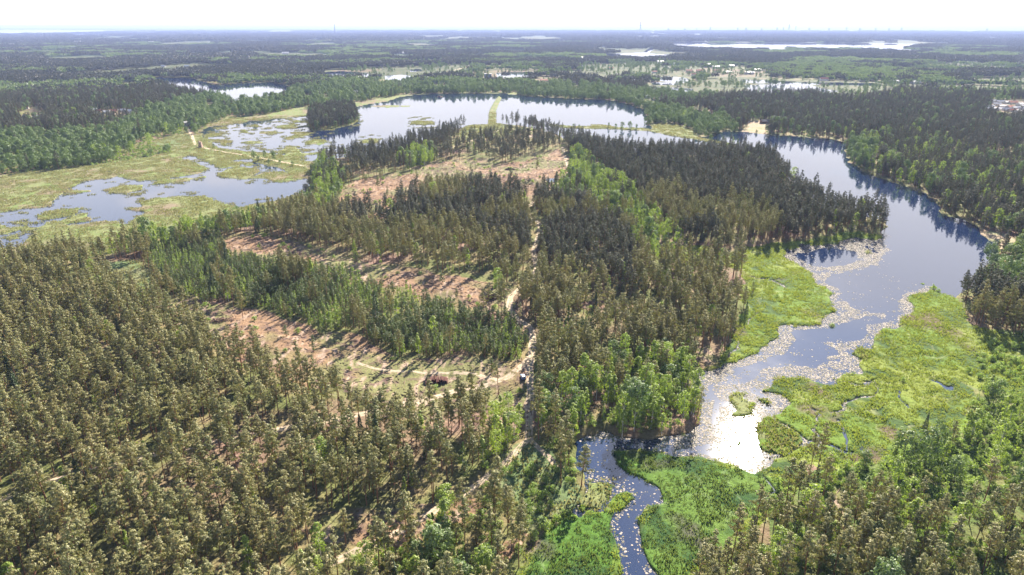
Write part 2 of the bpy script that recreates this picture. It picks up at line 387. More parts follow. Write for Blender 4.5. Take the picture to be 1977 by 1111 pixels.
def link(name, me, parent=None, loc=None):
    o = bpy.data.objects.new(name, me); COL.objects.link(o)
    if parent: o.parent = parent
    if loc is not None: o.location = loc
    return o

# ------------------------------------------------------------------ ground and water
xs = np.arange(-PADX + 1, 1977 + PADX, 2.0)
ys = np.concatenate([[53.3, 54.0, 54.8, 55.6, 56.5, 57.5, 58.5, 59.5], np.arange(60.5, 140, 1.0), np.arange(140.5, 1111 + PADB - 1, 2.0)])
mxg, myg = np.meshgrid(xs, ys)
GX, GY = px2w(mxg, myg)
ri = np.clip(myg.astype(int), 0, H_ - 1); ci = np.clip((mxg + PADX).astype(int), 0, W_ - 1)
GZ = Z[ri, ci]
GZ[:4] = .5
nr, nc = GX.shape
idx = np.arange(nr * nc).reshape(nr, nc)
q = np.stack([idx[1:, :-1], idx[1:, 1:], idx[:-1, 1:], idx[:-1, :-1]], -1).reshape(-1, 4)
gm, t, o = newmat('ground_cover')
at = N(t, 'ShaderNodeAttribute', attribute_name='cover')
geo = N(t, 'ShaderNodeNewGeometry')
na = N(t, 'ShaderNodeTexNoise', inp={'Scale': .9, 'Detail': 5.0, 'Roughness': .65}); L(t, geo, 'Position', na, 'Vector')
ra = N(t, 'ShaderNodeMapRange', inp={'From Min': .3, 'From Max': .7, 'To Min': .62, 'To Max': 1.4}); L(t, na, 0, ra, 0)
mu = N(t, 'ShaderNodeVectorMath', operation='SCALE'); L(t, at, 'Color', mu, 0); t.links.new(ra.outputs[0], mu.inputs['Scale'])
p = N(t, 'ShaderNodeBsdfPrincipled', inp={'Roughness': .95}); p.inputs['Specular IOR Level'].default_value = .1
L(t, mu, 0, p, 'Base Color')
bp = N(t, 'ShaderNodeBump', inp={'Strength': .8, 'Distance': .5}); L(t, na, 0, bp, 'Height'); L(t, bp, 0, p, 'Normal')
L(t, p, 0, o, 0)
me = mesh_np('ground', np.stack([GX, GY, GZ], -1).reshape(-1, 3), [q], [gm], smooth=True)
ca = me.color_attributes.new('cover', 'FLOAT_COLOR', 'POINT')
cc = np.ones((nr * nc, 4), np.float32); cc[:, :3] = col[ri, ci].reshape(-1, 3)
ca.data.foreach_set('color', cc.ravel())
tag(link('ground', me), kind='structure')

wm, t, o = newmat('lake_water')
geo = N(t, 'ShaderNodeNewGeometry')
mp = N(t, 'ShaderNodeMapping', inp={'Scale': (1, .55, 1), 'Rotation': (0, 0, .4)}); L(t, geo, 'Position', mp, 0)
w1 = N(t, 'ShaderNodeTexNoise', inp={'Scale': .9, 'Detail': 3.0, 'Roughness': .6}); L(t, mp, 0, w1, 'Vector')
w2 = N(t, 'ShaderNodeTexNoise', inp={'Scale': .012, 'Detail': 4.0, 'Roughness': .6, 'Distortion': .6}); L(t, mp, 0, w2, 'Vector')
wr = N(t, 'ShaderNodeMapRange', interpolation_type='SMOOTHSTEP', inp={'From Min': .44, 'From Max': .62, 'To Min': .02, 'To Max': .08}); L(t, w2, 0, wr, 0)
bp = N(t, 'ShaderNodeBump', inp={'Distance': .04}); L(t, w1, 0, bp, 'Height'); L(t, wr, 0, bp, 'Strength')
p = N(t, 'ShaderNodeBsdfPrincipled', inp={'Base Color': (.008, .020, .062, 1), 'Roughness': .07, 'IOR': 1.62})
rr = N(t, 'ShaderNodeMapRange', inp={'From Min': .40, 'From Max': .66, 'To Min': .03, 'To Max': .075}); L(t, w2, 0, rr, 0); L(t, rr, 0, p, 'Roughness')
p.inputs['Specular IOR Level'].default_value = .9
L(t, bp, 0, p, 'Normal')
L(t, p, 0, o, 0)
S = 46000
gxw = np.array([-S, -3000, -600, 600, 3000, S], float); gyw = np.array([20, 300, 1200, 5000, 20000, 45000], float)
a, b = np.meshgrid(gxw, gyw)
ii = np.arange(36).reshape(6, 6)
wq = np.stack([ii[:-1, :-1], ii[:-1, 1:], ii[1:, 1:], ii[1:, :-1]], -1).reshape(-1, 4)
tag(link('lake_water', mesh_np('lake_water', np.stack([a, b, a * 0], -1).reshape(-1, 3), [wq], [wm])), kind='structure')

# haze: closed box of even air round everything
hm, t, o = newmat('haze')
pv = N(t, 'ShaderNodeVolumePrincipled', inp={'Color': (.44, .56, 1.0, 1), 'Density': 4.6e-5, 'Anisotropy': .1})
L(t, pv, 0, o, 'Volume')
hv = np.array([(x, y, z) for z in (-6, 172) for y in (-2500, 60000) for x in (-60000, 60000)], float)
hf = [(0, 2, 3, 1), (4, 5, 7, 6), (0, 1, 5, 4), (1, 3, 7, 5), (3, 2, 6, 7), (2, 0, 4, 6)]
tag(link('haze', mesh_np('haze', hv, [hf], [hm])), label='thin pale blue summer haze over the distant woods', kind='stuff')

# ------------------------------------------------------------------ tracks
ROADM = simple('sandy_track', (.40, .30, .22), .95, var=.35, scale=.7, spec=.1)
ROADM, t, o = newmat('rutted_sand')
at = N(t, 'ShaderNodeAttribute', attribute_name='wear'); geo = N(t, 'ShaderNodeNewGeometry')
na = N(t, 'ShaderNodeTexNoise', inp={'Scale': 1.1, 'Detail': 4.0}); L(t, geo, 'Position', na, 'Vector')
ra = N(t, 'ShaderNodeMapRange', inp={'From Min': .3, 'From Max': .7, 'To Min': .7, 'To Max': 1.25}); L(t, na, 0, ra, 0)
mu = N(t, 'ShaderNodeVectorMath', operation='SCALE'); L(t, at, 'Color', mu, 0); t.links.new(ra.outputs[0], mu.inputs['Scale'])
p = N(t, 'ShaderNodeBsdfPrincipled', inp={'Roughness': .95}); L(t, mu, 0, p, 'Base Color'); L(t, p, 0, o, 0)
def ribbon(name, pts, width, lift=.05, mat=None, step=2.0):
    P = np.array([px2w(x, y) for x, y in pts])
    seg = np.hypot(*np.diff(P, axis=0).T); s = np.concatenate([[0], np.cumsum(seg)])
    n = max(4, int(s[-1] / step)); u = np.linspace(0, s[-1], n)
    X = np.interp(u, s, P[:, 0]); Y = np.interp(u, s, P[:, 1])
    for _ in range(3):
        X[1:-1] = (X[:-2] + X[1:-1] * 2 + X[2:]) / 4; Y[1:-1] = (Y[:-2] + Y[1:-1] * 2 + Y[2:]) / 4
    tx = np.gradient(X); ty = np.gradient(Y); l = np.hypot(tx, ty); nx, ny = -ty / l, tx / l
    vs = []; k = 7
    wn = width * (.75 + .5 * fbm(u / 9, u * 0, 61, 2)) / 2
    for j in range(k):
        f = (j / (k - 1) - .5) * 2
        xx = X + nx * wn * f; yy = Y + ny * wn * f
        zc = samplez(xx, yy)
        vs.append(np.stack([xx, yy, zc + lift - (abs(f) > .9) * .12 - (.05 if j in (2, 4) else 0)], -1))
    V = np.stack(vs, 1).reshape(-1, 3)
    ii = np.arange(n * k).reshape(n, k)
    f = np.stack([ii[:-1, :-1], ii[1:, :-1], ii[1:, 1:], ii[:-1, 1:]], -1).reshape(-1, 4)
    me = mesh_np(name, V, [f], [mat or ROADM], smooth=True)
    ca = me.color_attributes.new('wear', 'FLOAT_COLOR', 'POINT'); cc = np.ones((n * k, 4), np.float32)
    prof_ = np.array([[.20, .19, .09], [.36, .27, .19], [.46, .36, .27], [.27, .235, .14], [.46, .36, .27], [.36, .27, .19], [.20, .19, .09]])
    patch_ = .8 + .45 * fbm(u / 4, u * 0 + 3, 63, 3)[:, None, None]
    cc[:, :3] = (prof_[None] * patch_).reshape(-1, 3); ca.data.foreach_set('color', cc.ravel())
    return tag(link(name, me), kind='structure')
ROADS = [
 ([(1086,288),(1092,310),(1101,335),(1086,350),(1050,372),(1033,388),(1018,402),(1020,418),(1045,436),(1040,456),(1030,485),(1036,522),(1020,550),(986,576),(982,600),(1000,620),(1026,637),(1029,662),(1026,690),(1022,720),(1024,760),(1022,800),(1021,856)], 4.4),
 ([(1027,690),(1005,718),(980,735),(940,748),(880,757),(820,776),(760,792),(690,806),(563,830),(471,848),(333,882),(248,904),(159,928),(35,962),(0,971),(-250,1035)], 4.4),
 ([(1021,852),(1000,872),(975,900),(920,940),(840,988),(780,1026),(700,1062),(630,1095),(520,1150)], 3.6),
 ([(1020,850),(1040,872),(1066,892),(1080,915)], 3.0),
 ([(688,706),(740,718),(820,724),(910,727),(960,738)], 2.6),
 ([(845,300),(862,290),(930,266),(960,256),(986,250),(1002,260),(1030,270)], 4.0),
 ([(362,248),(370,262),(377,280),(392,286),(430,294),(480,302),(540,313),(592,323)], 5.0),
 ([(740,156),(800,148),(860,140),(905,130)], 9.0),
]
road_mask = np.zeros((H_, W_), bool)
for pts, w in ROADS:
    ribbon('dirt_track', pts, w)
    P = np.array([px2w(x, y) for x, y in pts])
    Lp, Rp = [], []
    for i in range(len(P)):
        tvec = P[min(i + 1, len(P) - 1)] - P[max(i - 1, 0)]; tvec = tvec / np.hypot(*tvec)
        nv = np.array([-tvec[1], tvec[0]]) * (w / 2 + .6)
        Lp.append(w2px(*(P[i] + nv))); Rp.append(w2px(*(P[i] - nv)))
    road_mask |= fill([(float(a), float(b)) for a, b in Lp + Rp[::-1]])

HOUSE_SPOTS = [(1478,243,2,14,6),(1255,197,4,16,7),(363,246,3,9,6),(686,186,4,9,7),(629,188,4,8,6),(593,185,4,8,6),(455,200,2,9,6),(405,202,3,8,6),(250,163,4,18,6),(816,169,4,10,5),(847,165,4,18,5),(1110,168,4,10,5),(1050,163,4,12,5),(1940,214,6,45,14),(215,221,5,48,9),(62,222,6,30,14),(775,108,2,18,4)]
# ------------------------------------------------------------------ tree prototypes
M_PINE = leafmat('pine_needles', (.096, .136, .047), (.200, .188, .074), (.43, .38, .16), .18, (1.4, 1.45, .8))
M_YPINE = leafmat('young_pine_needles', (.075, .120, .040), (.120, .160, .055), (.15, .18, .07), .22)
M_BIRCH = leafmat('birch_leaves', (.150, .235, .045), (.255, .330, .055), (.34, .40, .10), .38)
M_DECI = leafmat('alder_leaves', (.080, .145, .045), (.150, .215, .070), (.18, .23, .10), .25)
M_SPRU = leafmat('spruce_needles', (.040, .075, .035), (.065, .100, .040), (.08, .11, .05), .15)
M_SHRUB = leafmat('willow_leaves', (.14, .225, .055), (.22, .31, .08), (.32, .37, .14), .42)
M_FARP = leafmat('far_pine_needles', (.040, .056, .038), (.070, .076, .050), (.10, .10, .065), .2, (1.2, 1.2, .9))
M_PINE_SHADE = leafmat('shade_tinted_pine_needles', (.050, .074, .042), (.092, .100, .058), (.17, .165, .09), .18, (1.3, 1.3, .9))  # pine needles again, darkened: shade of the backlit farther forest in the colour
M_FARD = leafmat('far_broadleaf_leaves', (.095, .150, .065), (.150, .205, .090), (.2, .24, .12), .25)
M_BARKP = simple('pine_bark', (.24, .125, .075), .9, var=.4)
M_BARKD = simple('grey_bark', (.14, .11, .09), .9, var=.3)
M_BARKW = simple('birch_bark', (.62, .60, .56), .7, var=.35, scale=3)
rs = np.random.RandomState(11)

def unit(v): return v / np.maximum(np.linalg.norm(v, axis=-1, keepdims=True), 1e-6)
def leaves(C, axis, ln, wd, nrm=None):
    n = len(C)
    if nrm is None: nrm = rs.normal(size=(n, 3))
    axis = unit(axis); side = unit(np.cross(axis, nrm))
    ln = (ln * rs.uniform(.6, 1.35, n))[:, None] / 2; wd = (wd * rs.uniform(.6, 1.35, n))[:, None] / 2
    V = np.stack([C - axis * ln, C + side * wd, C + axis * ln, C - side * wd], 1).reshape(-1, 3)
    return V, np.arange(4 * n).reshape(n, 4)
def tube(P, r, k=6):
    P = np.asarray(P, float); n = len(P); r = np.broadcast_to(r, n)
    V = []
    for i in range(n):
        d = P[min(i + 1, n - 1)] - P[max(i - 1, 0)]; d = d / np.linalg.norm(d)
        a = np.cross(d, (0, 0, 1)); a = a if np.linalg.norm(a) > .1 else np.cross(d, (0, 1, 0)); a = a / np.linalg.norm(a); b = np.cross(d, a)
        for j in range(k):
            th = 2 * math.pi * j / k
            V.append(P[i] + r[i] * (math.cos(th) * a + math.sin(th) * b))
    ii = np.arange(n * k).reshape(n, k)
    f = np.stack([ii[:-1], np.roll(ii[:-1], -1, 1), np.roll(ii[1:], -1, 1), ii[1:]], -1).reshape(-1, 4)
    return np.array(V), f
def join(parts):
    V, Fc, off = [], [], 0
    for v, f in parts:
        if len(v) == 0: continue
        V.append(v); Fc.append(f + off); off += len(v)
    return np.concatenate(V), np.concatenate(Fc)
def blobleaves(centers, radii, per, ln, wd, up=.3, flat=.8):
    C = np.repeat(centers, per, 0); rr = np.repeat(radii, per)
    d = unit(rs.normal(size=C.shape)); rad = rr * rs.uniform(.45, 1.0, len(C)) ** .6
    off = d * rad[:, None]; off[:, 2] *= flat
    mid = centers.mean(0); tout = unit((C - mid) * (1, 1, .6))
    nrm = unit(d * .75 + tout * .75 + (0, 0, .35) + rs.normal(size=C.shape) * .55)
    ax = rs.normal(size=C.shape); ax[:, 2] += up
    ax = ax - (ax * nrm).sum(1, keepdims=True) * nrm
    return leaves(C + off, ax, ln, wd, nrm)

def pine(seed, h=18.0, cb=.52, wid=2.3, per=26, nb=20, ls=(.64, .18)):
    rs.seed(seed)
    lean = rs.uniform(-.5, .5, 2)
    def tr(z): f = z / h; return np.array([lean[0] * f * f + .15 * math.sin(f * 5 + seed), lean[1] * f * f + .15 * math.cos(f * 4 + seed), z])
    trunk = [tube([tr(z) for z in np.linspace(-.6, h * .97, 8)], np.linspace(.21, .04, 8), 5)]
    cs, rd = [], []
    for i in range(nb):
        f = cb + (1 - cb) * ((i + rs.uniform(0, .9)) / nb)
        g = (f - cb) / (1 - cb)
        r = wid * ((.62 + 2.6 * g) if g < .15 else (1 - (g - .15) / .85) ** .8) + .3
        r *= rs.uniform(.6, 1.25)
        th = i * 2.4 + rs.uniform(-.5, .5)
        p0 = tr(f * h * .985); p1 = p0 + np.array([math.cos(th) * r, math.sin(th) * r, r * rs.uniform(.05, .45)])
        if r > .8: trunk.append(tube([p0 - (0, 0, .3), p1], [.06, .02], 3))
        for k in np.linspace(.45, 1.0, 3 if r > 1.2 else 2):
            cs.append(p0 + (p1 - p0) * k + rs.normal(size=3) * .22); rd.append(rs.uniform(.38, .8) * (1 - .35 * g))
    cs.append(tr(h)); rd.append(.6)
    for _ in range(3):   # dead stubs under the crown
        z = h * rs.uniform(cb * .6, cb); th = rs.uniform(0, 6.3); p0 = tr(z)
        trunk.append(tube([p0, p0 + np.array([math.cos(th), math.sin(th), .1]) * rs.uniform(.5, 1.2)], [.04, .015], 3))
    return join(trunk), blobleaves(np.array(cs), np.array(rd), per, ls[0], ls[1], .5, .62)
def broad(seed, h=13.0, cb=.22, wid=2.6, nc=42, per=26, ls=(.50, .34), power=.8, tr_r=.16, cone=0.0):
    rs.seed(seed)
    trunk = [tube([(0, 0, -.5), (.1, .05, h * .35), (.15 * math.sin(seed), .1, h * .65), (0, 0, h * .94)], [tr_r, tr_r * .8, tr_r * .5, .03], 5)]
    cs, rd = [], []
    for i in range(nc):
        g = rs.uniform(0, 1) ** (.9 + cone)
        prof = (max(.05, 1 - ((g - .42) / .64) ** 2) ** .5 if cone == 0 else math.sin(math.pi * min(1, g * .82 + .16)) ** power) if cone < .3 else (1 - g) ** .8 * min(1, g * 5 + .45)
        th = i * 2.4 + rs.uniform(-.4, .4); r = wid * prof * rs.uniform(.45, 1.08)
        z = h * (cb + (1 - cb) * g)
        c = np.array([math.cos(th) * r, math.sin(th) * r, z]); cs.append(c); rd.append(rs.uniform(.28, .48) * wid * (.55 + .45 * prof))
        if i % 3 == 0: trunk.append(tube([(0, 0, max(.3, z - r * .9)), c * (.8, .8, 1)], [.05, .015], 3))
    cs.append(np.array([0, 0, h - .3])); rd.append(.22 * wid)
    return join(trunk), blobleaves(np.array(cs), np.array(rd), per, ls[0], ls[1], .15, .85)
def spruce(seed, h=15.0, wid=2.1):
    rs.seed(seed)
    trunk = [tube([(0, 0, -.5), (0, 0, h * .98)], [.18, .02], 5)]
    C, A = [], []
    for z in np.arange(1.0, h, .42):
        g = z / h; r = wid * (1 - g) ** .85 + .12
        n = int(9 + 14 * (1 - g))
        th = rs.uniform(0, 6.3, n * 2); q_ = rs.uniform(.3, 1.0, n * 2) ** .6
        rr = r * q_ * rs.uniform(.8, 1.15, n * 2)
        C.append(np.stack([np.cos(th) * rr, np.sin(th) * rr, z - rr * .28 + rs.normal(size=n * 2) * .12], -1))
        A.append(np.stack([np.cos(th), np.sin(th), np.full(n * 2, -.35)], -1) + rs.normal(size=(n * 2, 3)) * .25)
    return join(trunk), leaves(np.concatenate(C), np.concatenate(A), .75, .30)
def shrub(seed, h=2.6, wid=1.9, nc=14):
    rs.seed(seed)
    trunk, cs, rd = [], [], []
    for i in range(nc):
        th = rs.uniform(0, 6.3); r = wid * rs.uniform(0, .85); z = h * (1 - (r / wid) ** 2) * rs.uniform(.35, .85) + .2
        c = np.array([math.cos(th) * r, math.sin(th) * r, z]); cs.append(c); rd.append(rs.uniform(.45, .8))
        if i % 3 == 0: trunk.append(tube([(0, 0, -.3), c], [.05, .015], 3))
    return join(trunk), blobleaves(np.array(cs), np.array(rd), 24, .42, .24, .3, .9)

protos_coll = bpy.data.collections.new('tree_kinds')
KINDS = {}
def register(kind, builders, bark, leaf):
    lst = []
    for i, (tk, cr) in enumerate(builders):
        tm_ = mesh_np(kind + '_trunk', tk[0], [tk[1]], [bark], smooth=True)
        cm_ = mesh_np(kind + '_crown', cr[0], [cr[1]], [leaf])
        V, Fq = join([tk, cr])
        whole = mesh_np(kind + '_whole', V, [Fq], [bark, leaf], np.concatenate([np.zeros(len(tk[1])), np.ones(len(cr[1]))]))
        lst.append((tm_, cm_, whole))
    KINDS[kind] = lst
register('pine_tree', [pine(1, 17.5, .42, 2.5, nb=27), pine(2, 19, .46, 2.3, nb=26), pine(3, 16.0, .36, 2.8, nb=30), pine(4, 18, .42, 2.4, nb=24), pine(5, 18.5, .52, 2.1), pine(6, 15, .35, 2.3, nb=26), pine(7, 17, .42, 3.0, nb=32), pine(8, 18, .56, 2.5, nb=19), pine(9, 17, .5, 1.9, 16, nb=15), pine(10, 14.0, .3, 2.0, nb=26)], M_BARKP, M_PINE)
register('birch_tree', [broad(21, 13, .20, 2.2, cone=.1), broad(22, 14, .24, 2.5), broad(23, 11.5, .18, 2.0, cone=.35), broad(24, 12.5, .2, 1.8, cone=.4)], M_BARKW, M_BIRCH)
register('alder_tree', [broad(31, 13, .12, 3.6, 52, 30, (.62, .42)), broad(32, 11.5, .1, 3.2, 46, 30, (.6, .42)), broad(33, 14, .15, 3.1, 50, 30, (.6, .42)), broad(34, 10, .08, 3.3, 44, 30, (.6, .42))], M_BARKD, M_DECI)
register('spruce_tree', [spruce(41), spruce(42, 13, 1.9), spruce(43, 16, 2.4)], M_BARKD, M_SPRU)
register('young_pine', [pine(51, 8.0, .12, 1.5, 12, 20, (.5, .26)), pine(52, 9.0, .15, 1.7, 12, 22, (.5, .26)), pine(53, 7.0, .1, 1.5, 12, 18, (.5, .26))], M_BARKP, M_YPINE)
register('young_birch', [broad(61, 8.0, .06, 1.25, 26, 20, (.42, .28), cone=.4, tr_r=.08), broad(62, 9.5, .08, 1.4, 28, 20, (.42, .28), cone=.45, tr_r=.09), broad(63, 7, .05, 1.2, 22, 20, (.42, .28), cone=.35, tr_r=.07)], M_BARKW, M_BIRCH)
register('willow_shrub', [shrub(71), shrub(72, 3.2, 2.2), shrub(73, 2.0, 1.6), shrub(74, 2.8, 2.6, 20)], M_BARKD, M_SHRUB)

# coarse wood patches for the far distance
def patch(seed, size, ntree, hgt, wid, per=12):
    rs.seed(seed)
    n = int(math.sqrt(ntree)); g = (np.arange(n) + .5) / n * size - size / 2
    a, b = np.meshgrid(g, g); P = np.stack([a.ravel(), b.ravel()], -1) + rs.uniform(-.45, .45, (n * n, 2)) * size / n
    hh = hgt * rs.uniform(.72, 1.15, n * n)
    C, A = [], []
    for (x, y), h_ in zip(P, hh):
        gq = rs.uniform(0, 1, per); th = rs.uniform(0, 6.3, per); r = wid * np.sqrt(1 - gq ** 1.6) * rs.uniform(.5, 1, per)
        C.append(np.stack([x + np.cos(th) * r, y + np.sin(th) * r, h_ * (.42 + .56 * gq)], -1))
        A.append(rs.normal(size=(per, 3)) + (0, 0, .8))
    return leaves(np.concatenate(C), np.concatenate(A), wid * 1.35, wid * .95)
def patch_meshes(nm, seeds, size, nt, h_, w_, mat, per=12):
    r = []
    for s in seeds:
        V, f = patch(s, size, nt, h_, w_, per); r.append(mesh_np(nm, V, [f], [mat]))
    return r
PATCH_P = patch_meshes('pine_patch', (81, 82, 83), 26, 25, 17, 2.6, M_FARP, 14)
PATCH_D = patch_meshes('leafy_patch', (84, 85, 86), 26, 12, 13, 4.2, M_FARD, 22)
PATCH_PF = patch_meshes('pine_patch_far', (87, 88), 60, 64, 17, 4.0, M_FARP, 9)
PATCH_DF = patch_meshes('leafy_patch_far', (89, 90), 60, 49, 13, 5.0, M_FARD, 9)
PATCH_H = patch_meshes('wood_patch_far', (91, 92), 220, 225, 18, 9.0, M_FARP, 8)

def scatter_stuff(name, meshes, X, Y, Zz, rot, scl, idx, label, cat=None):
    coll = bpy.data.collections.new(name + '_kinds')
    for i, m in enumerate(meshes):
        coll.objects.link(bpy.data.objects.new('%s_kind_%02d' % (name, i), m))
    me = bpy.data.meshes.new(name)
    n = len(X)
    me.vertices.add(n); me.vertices.foreach_set('co', np.stack([X, Y, Zz], -1).astype(np.float32).ravel())
    a = me.attributes.new('rot', 'FLOAT_VECTOR', 'POINT'); a.data.foreach_set('vector', np.stack([rs.normal(size=n) * .04, rs.normal(size=n) * .04, rot], -1).astype(np.float32).ravel())
    a = me.attributes.new('scl', 'FLOAT_VECTOR', 'POINT'); a.data.foreach_set('vector', np.asarray(scl, np.float32).ravel())
    a = me.attributes.new('pick', 'INT', 'POINT'); a.data.foreach_set('value', np.asarray(idx, np.int32))
    ob = link(name, me)
    ng = bpy.data.node_groups.new(name + '_scatter', 'GeometryNodeTree')
    ng.interface.new_socket(name='Geometry', in_out='INPUT', socket_type='NodeSocketGeometry')
    ng.interface.new_socket(name='Geometry', in_out='OUTPUT', socket_type='NodeSocketGeometry')
    gi = ng.nodes.new('NodeGroupInput'); go = ng.nodes.new('NodeGroupOutput')
    ip = ng.nodes.new('GeometryNodeInstanceOnPoints'); ip.inputs['Pick Instance'].default_value = True
    cinf = ng.nodes.new('GeometryNodeCollectionInfo'); cinf.inputs['Collection'].default_value = coll
    cinf.inputs['Separate Children'].default_value = True; cinf.inputs['Reset Children'].default_value = True
    def attr(nm, ty, sock):
        nd = ng.nodes.new('GeometryNodeInputNamedAttribute'); nd.data_type = ty; nd.inputs['Name'].default_value = nm
        ng.links.new([o_ for o_ in nd.outputs if o_.name == 'Attribute' and o_.enabled][0], ip.inputs[sock])
    attr('rot', 'FLOAT_VECTOR', 'Rotation'); attr('scl', 'FLOAT_VECTOR', 'Scale'); attr('pick', 'INT', 'Instance Index')
    ng.links.new(gi.outputs[0], ip.inputs['Points']); ng.links.new(cinf.outputs[0], ip.inputs['Instance']); ng.links.new(ip.outputs[0], go.inputs[0])
    md = ob.modifiers.new('scatter', 'NODES'); md.node_group = ng
    tag(ob, label=label, kind='stuff')
    return ob

# ------------------------------------------------------------------ what grows where
T = np.ones((H_, W_), np.int8)                       # 1 mature pine
def setT(v, *polys): T[area(*polys)] = v
setT(7, [(-430,53),(2400,53),(2400,290),(1500,262),(1250,262),(1000,205),(700,200),(300,262),(-430,300)])      # far mixed, dark
setT(5, [(-430,372),(-430,270),(0,266),(140,262),(200,258),(290,215),(340,200),(420,186),(560,176),(700,160),(1000,156),(1260,182),(1250,262),(1000,205),(760,205),(600,240),(380,270),(330,300),(220,315),(0,340)],
     [(1240,205),(1330,222),(1400,236),(1440,262),(1400,262),(1350,272),(1262,256)], [(1240,182),(1330,180),(1420,190),(1330,205),(1250,205)],
     [(1640,272),(1700,285),(1680,335),(1630,310)], [(1170,120),(1480,128),(1500,150),(1330,156),(1190,158)],[(1820,510),(1900,560),(1990,600),(2400,650),(2400,500),(1990,470),(1930,500)])
setT(8, [(1640,175),(1800,168),(1900,176),(1880,200),(1760,205),(1640,195)], [(1640,260),(1760,262),(1860,300),(1760,300),(1640,275)], [(1700,300),(2000,300),(2400,320),(2400,480),(1977,480),(1900,440),(1800,380),(1700,345)])  # dark mix with light
setT(6, [(300,262),(350,255),(372,268),(340,288),(270,308),(200,318),(240,295)], [(1740,800),(1800,840),(1885,790),(1900,740),(1870,640),(1960,650),(2400,700),(2400,900),(1977,1000),(1860,960),(1850,1050),(1740,1020),(1640,1005),(1560,960),(1560,925),(1600,905),(1700,880),(1850,850)])
setT(9, [(594,240),(600,224),(640,212),(684,212),(690,238),(660,245),(640,249),(603,254)])
REED &= (T != 9)                                                    # dark pine island
# peninsula
setT(2, [(612,330),(700,298),(760,290),(840,262),(900,246),(1000,244),(1060,256),(1100,285),(1086,300),(960,320),(860,318),(740,345),(690,350),(640,352)])
setT(10, [(640,322),(700,300),(760,290),(840,264),(880,254),(895,262),(800,300),(700,330)])                     # denser pine edge
setT(3, [(590,320),(640,318),(668,350),(660,378),(620,378),(600,350)], [(765,316),(800,300),(838,302),(842,322),(800,330)],
     [(1088,300),(1125,302),(1160,330),(1210,372),(1250,420),(1300,452),(1330,490),(1255,500),(1225,470),(1180,430),(1110,390),(1050,400),(1060,372),(1100,345)],
     [(1205,455),(1290,470),(1310,520),(1240,520)], [(620,378),(660,378),(700,405),(640,420),(560,400)],
     [(940,840),(1020,800),(1120,760),(1200,740),(1330,735),(1345,800),(1290,842),(1120,845),(1110,900),(1060,850),(980,880),(880,960),(780,1010),(1000,1111),(900,1200),(760,1111),(860,1000)],
     [(600,1080),(690,1070),(720,1130),(560,1140)], [(240,460),(420,425),(520,410),(520,440),(400,470),(250,500),(130,500)], [(1150,700),(1200,690),(1330,700),(1335,735),(1180,745)])
setT(11, [(960,620),(1110,640),(1160,625),(1160,700),(1060,690)])
setT(4, [(285,500),(330,475),(430,468),(490,508),(640,518),(760,562),(850,592),(960,618),(1018,650),(1015,700),(960,708),(900,688),(760,690),(700,652),(600,638),(520,600),(430,590),(350,578),(295,545)],
     [(1075,640),(1110,630),(1150,640),(1150,675),(1090,680)])
setT(12, [(1380,1150),(1440,1090),(1500,1060),(1560,1025),(1640,1000),(1750,1015),(1850,1040),(1990,1080),(2400,1120),(2400,1500),(1340,1500)])
setT(13, [(640,470),(700,430),(800,440),(900,470),(1000,500),(1020,550),(960,560),(800,520),(680,500)], [(1100,560),(1300,560),(1300,650),(1120,620)])                          # pine stand with open floor
NOTREE = fill([(1120,845),(1570,845),(1560,940),(1480,1020),(1400,1085),(1300,1200),(1040,1120),(1085,1010),(1128,960)])
NOTREE |= (blur(wf, 5) > .01) & (gx > 1345) & (gx < 1790) & (gy > 500) & (gy < 930)
CLEAR &= ~NOTREE
MARSH |= (blur(wf, 5) > .01) & (gx > 1345) & (gx < 1790) & (gy > 560) & (gy < 930) & ~water
none = NOTREE | water | MARSH | REED | CLEAR | GRASS | YARD
none0 = none
for h0 in HOUSE_SPOTS: none |= fill(ell(h0[0], h0[1] + h0[2], h0[3], h0[4]))
none |= fill(line_poly([(-60,1005),(0,988),(90,972),(175,946)], 34), line_poly([(300,903),(345,893)], 24), line_poly([(452,866),(482,860)], 24), line_poly([(545,848),(580,845)], 18), line_poly([(700,815),(820,790),(960,762)], 30), line_poly([(640,1112),(730,1072)], 34), line_poly([(780,1045),(850,1000)], 30), line_poly([(930,950),(990,895)], 30))
none |= blur(road_mask.astype(np.float32), 2) > .02
none |= land_back & (T != 9)

def grid_pts(r0, r1, step, seed):
    rg = np.random.RandomState(seed)
    xm = r1 * .86
    a, b = np.meshgrid(np.arange(-xm, xm, step), np.arange(max(20, r0 * .55), r1, step))
    a = a.ravel() + rg.uniform(-.42, .42, a.size) * step; b = b.ravel() + rg.uniform(-.42, .42, b.size) * step
    d = np.hypot(a, b)
    x, y = w2px(a, b)
    k = (d >= r0) & (d < r1) & (x > -260) & (x < 2240) & (y > 50)
    k &= (y < 1111 + 110 + 2000 * 18 / np.maximum(d, 50))
    k &= (y < H_)
    return a[k], b[k], rg
placed = {k: [] for k in KINDS}
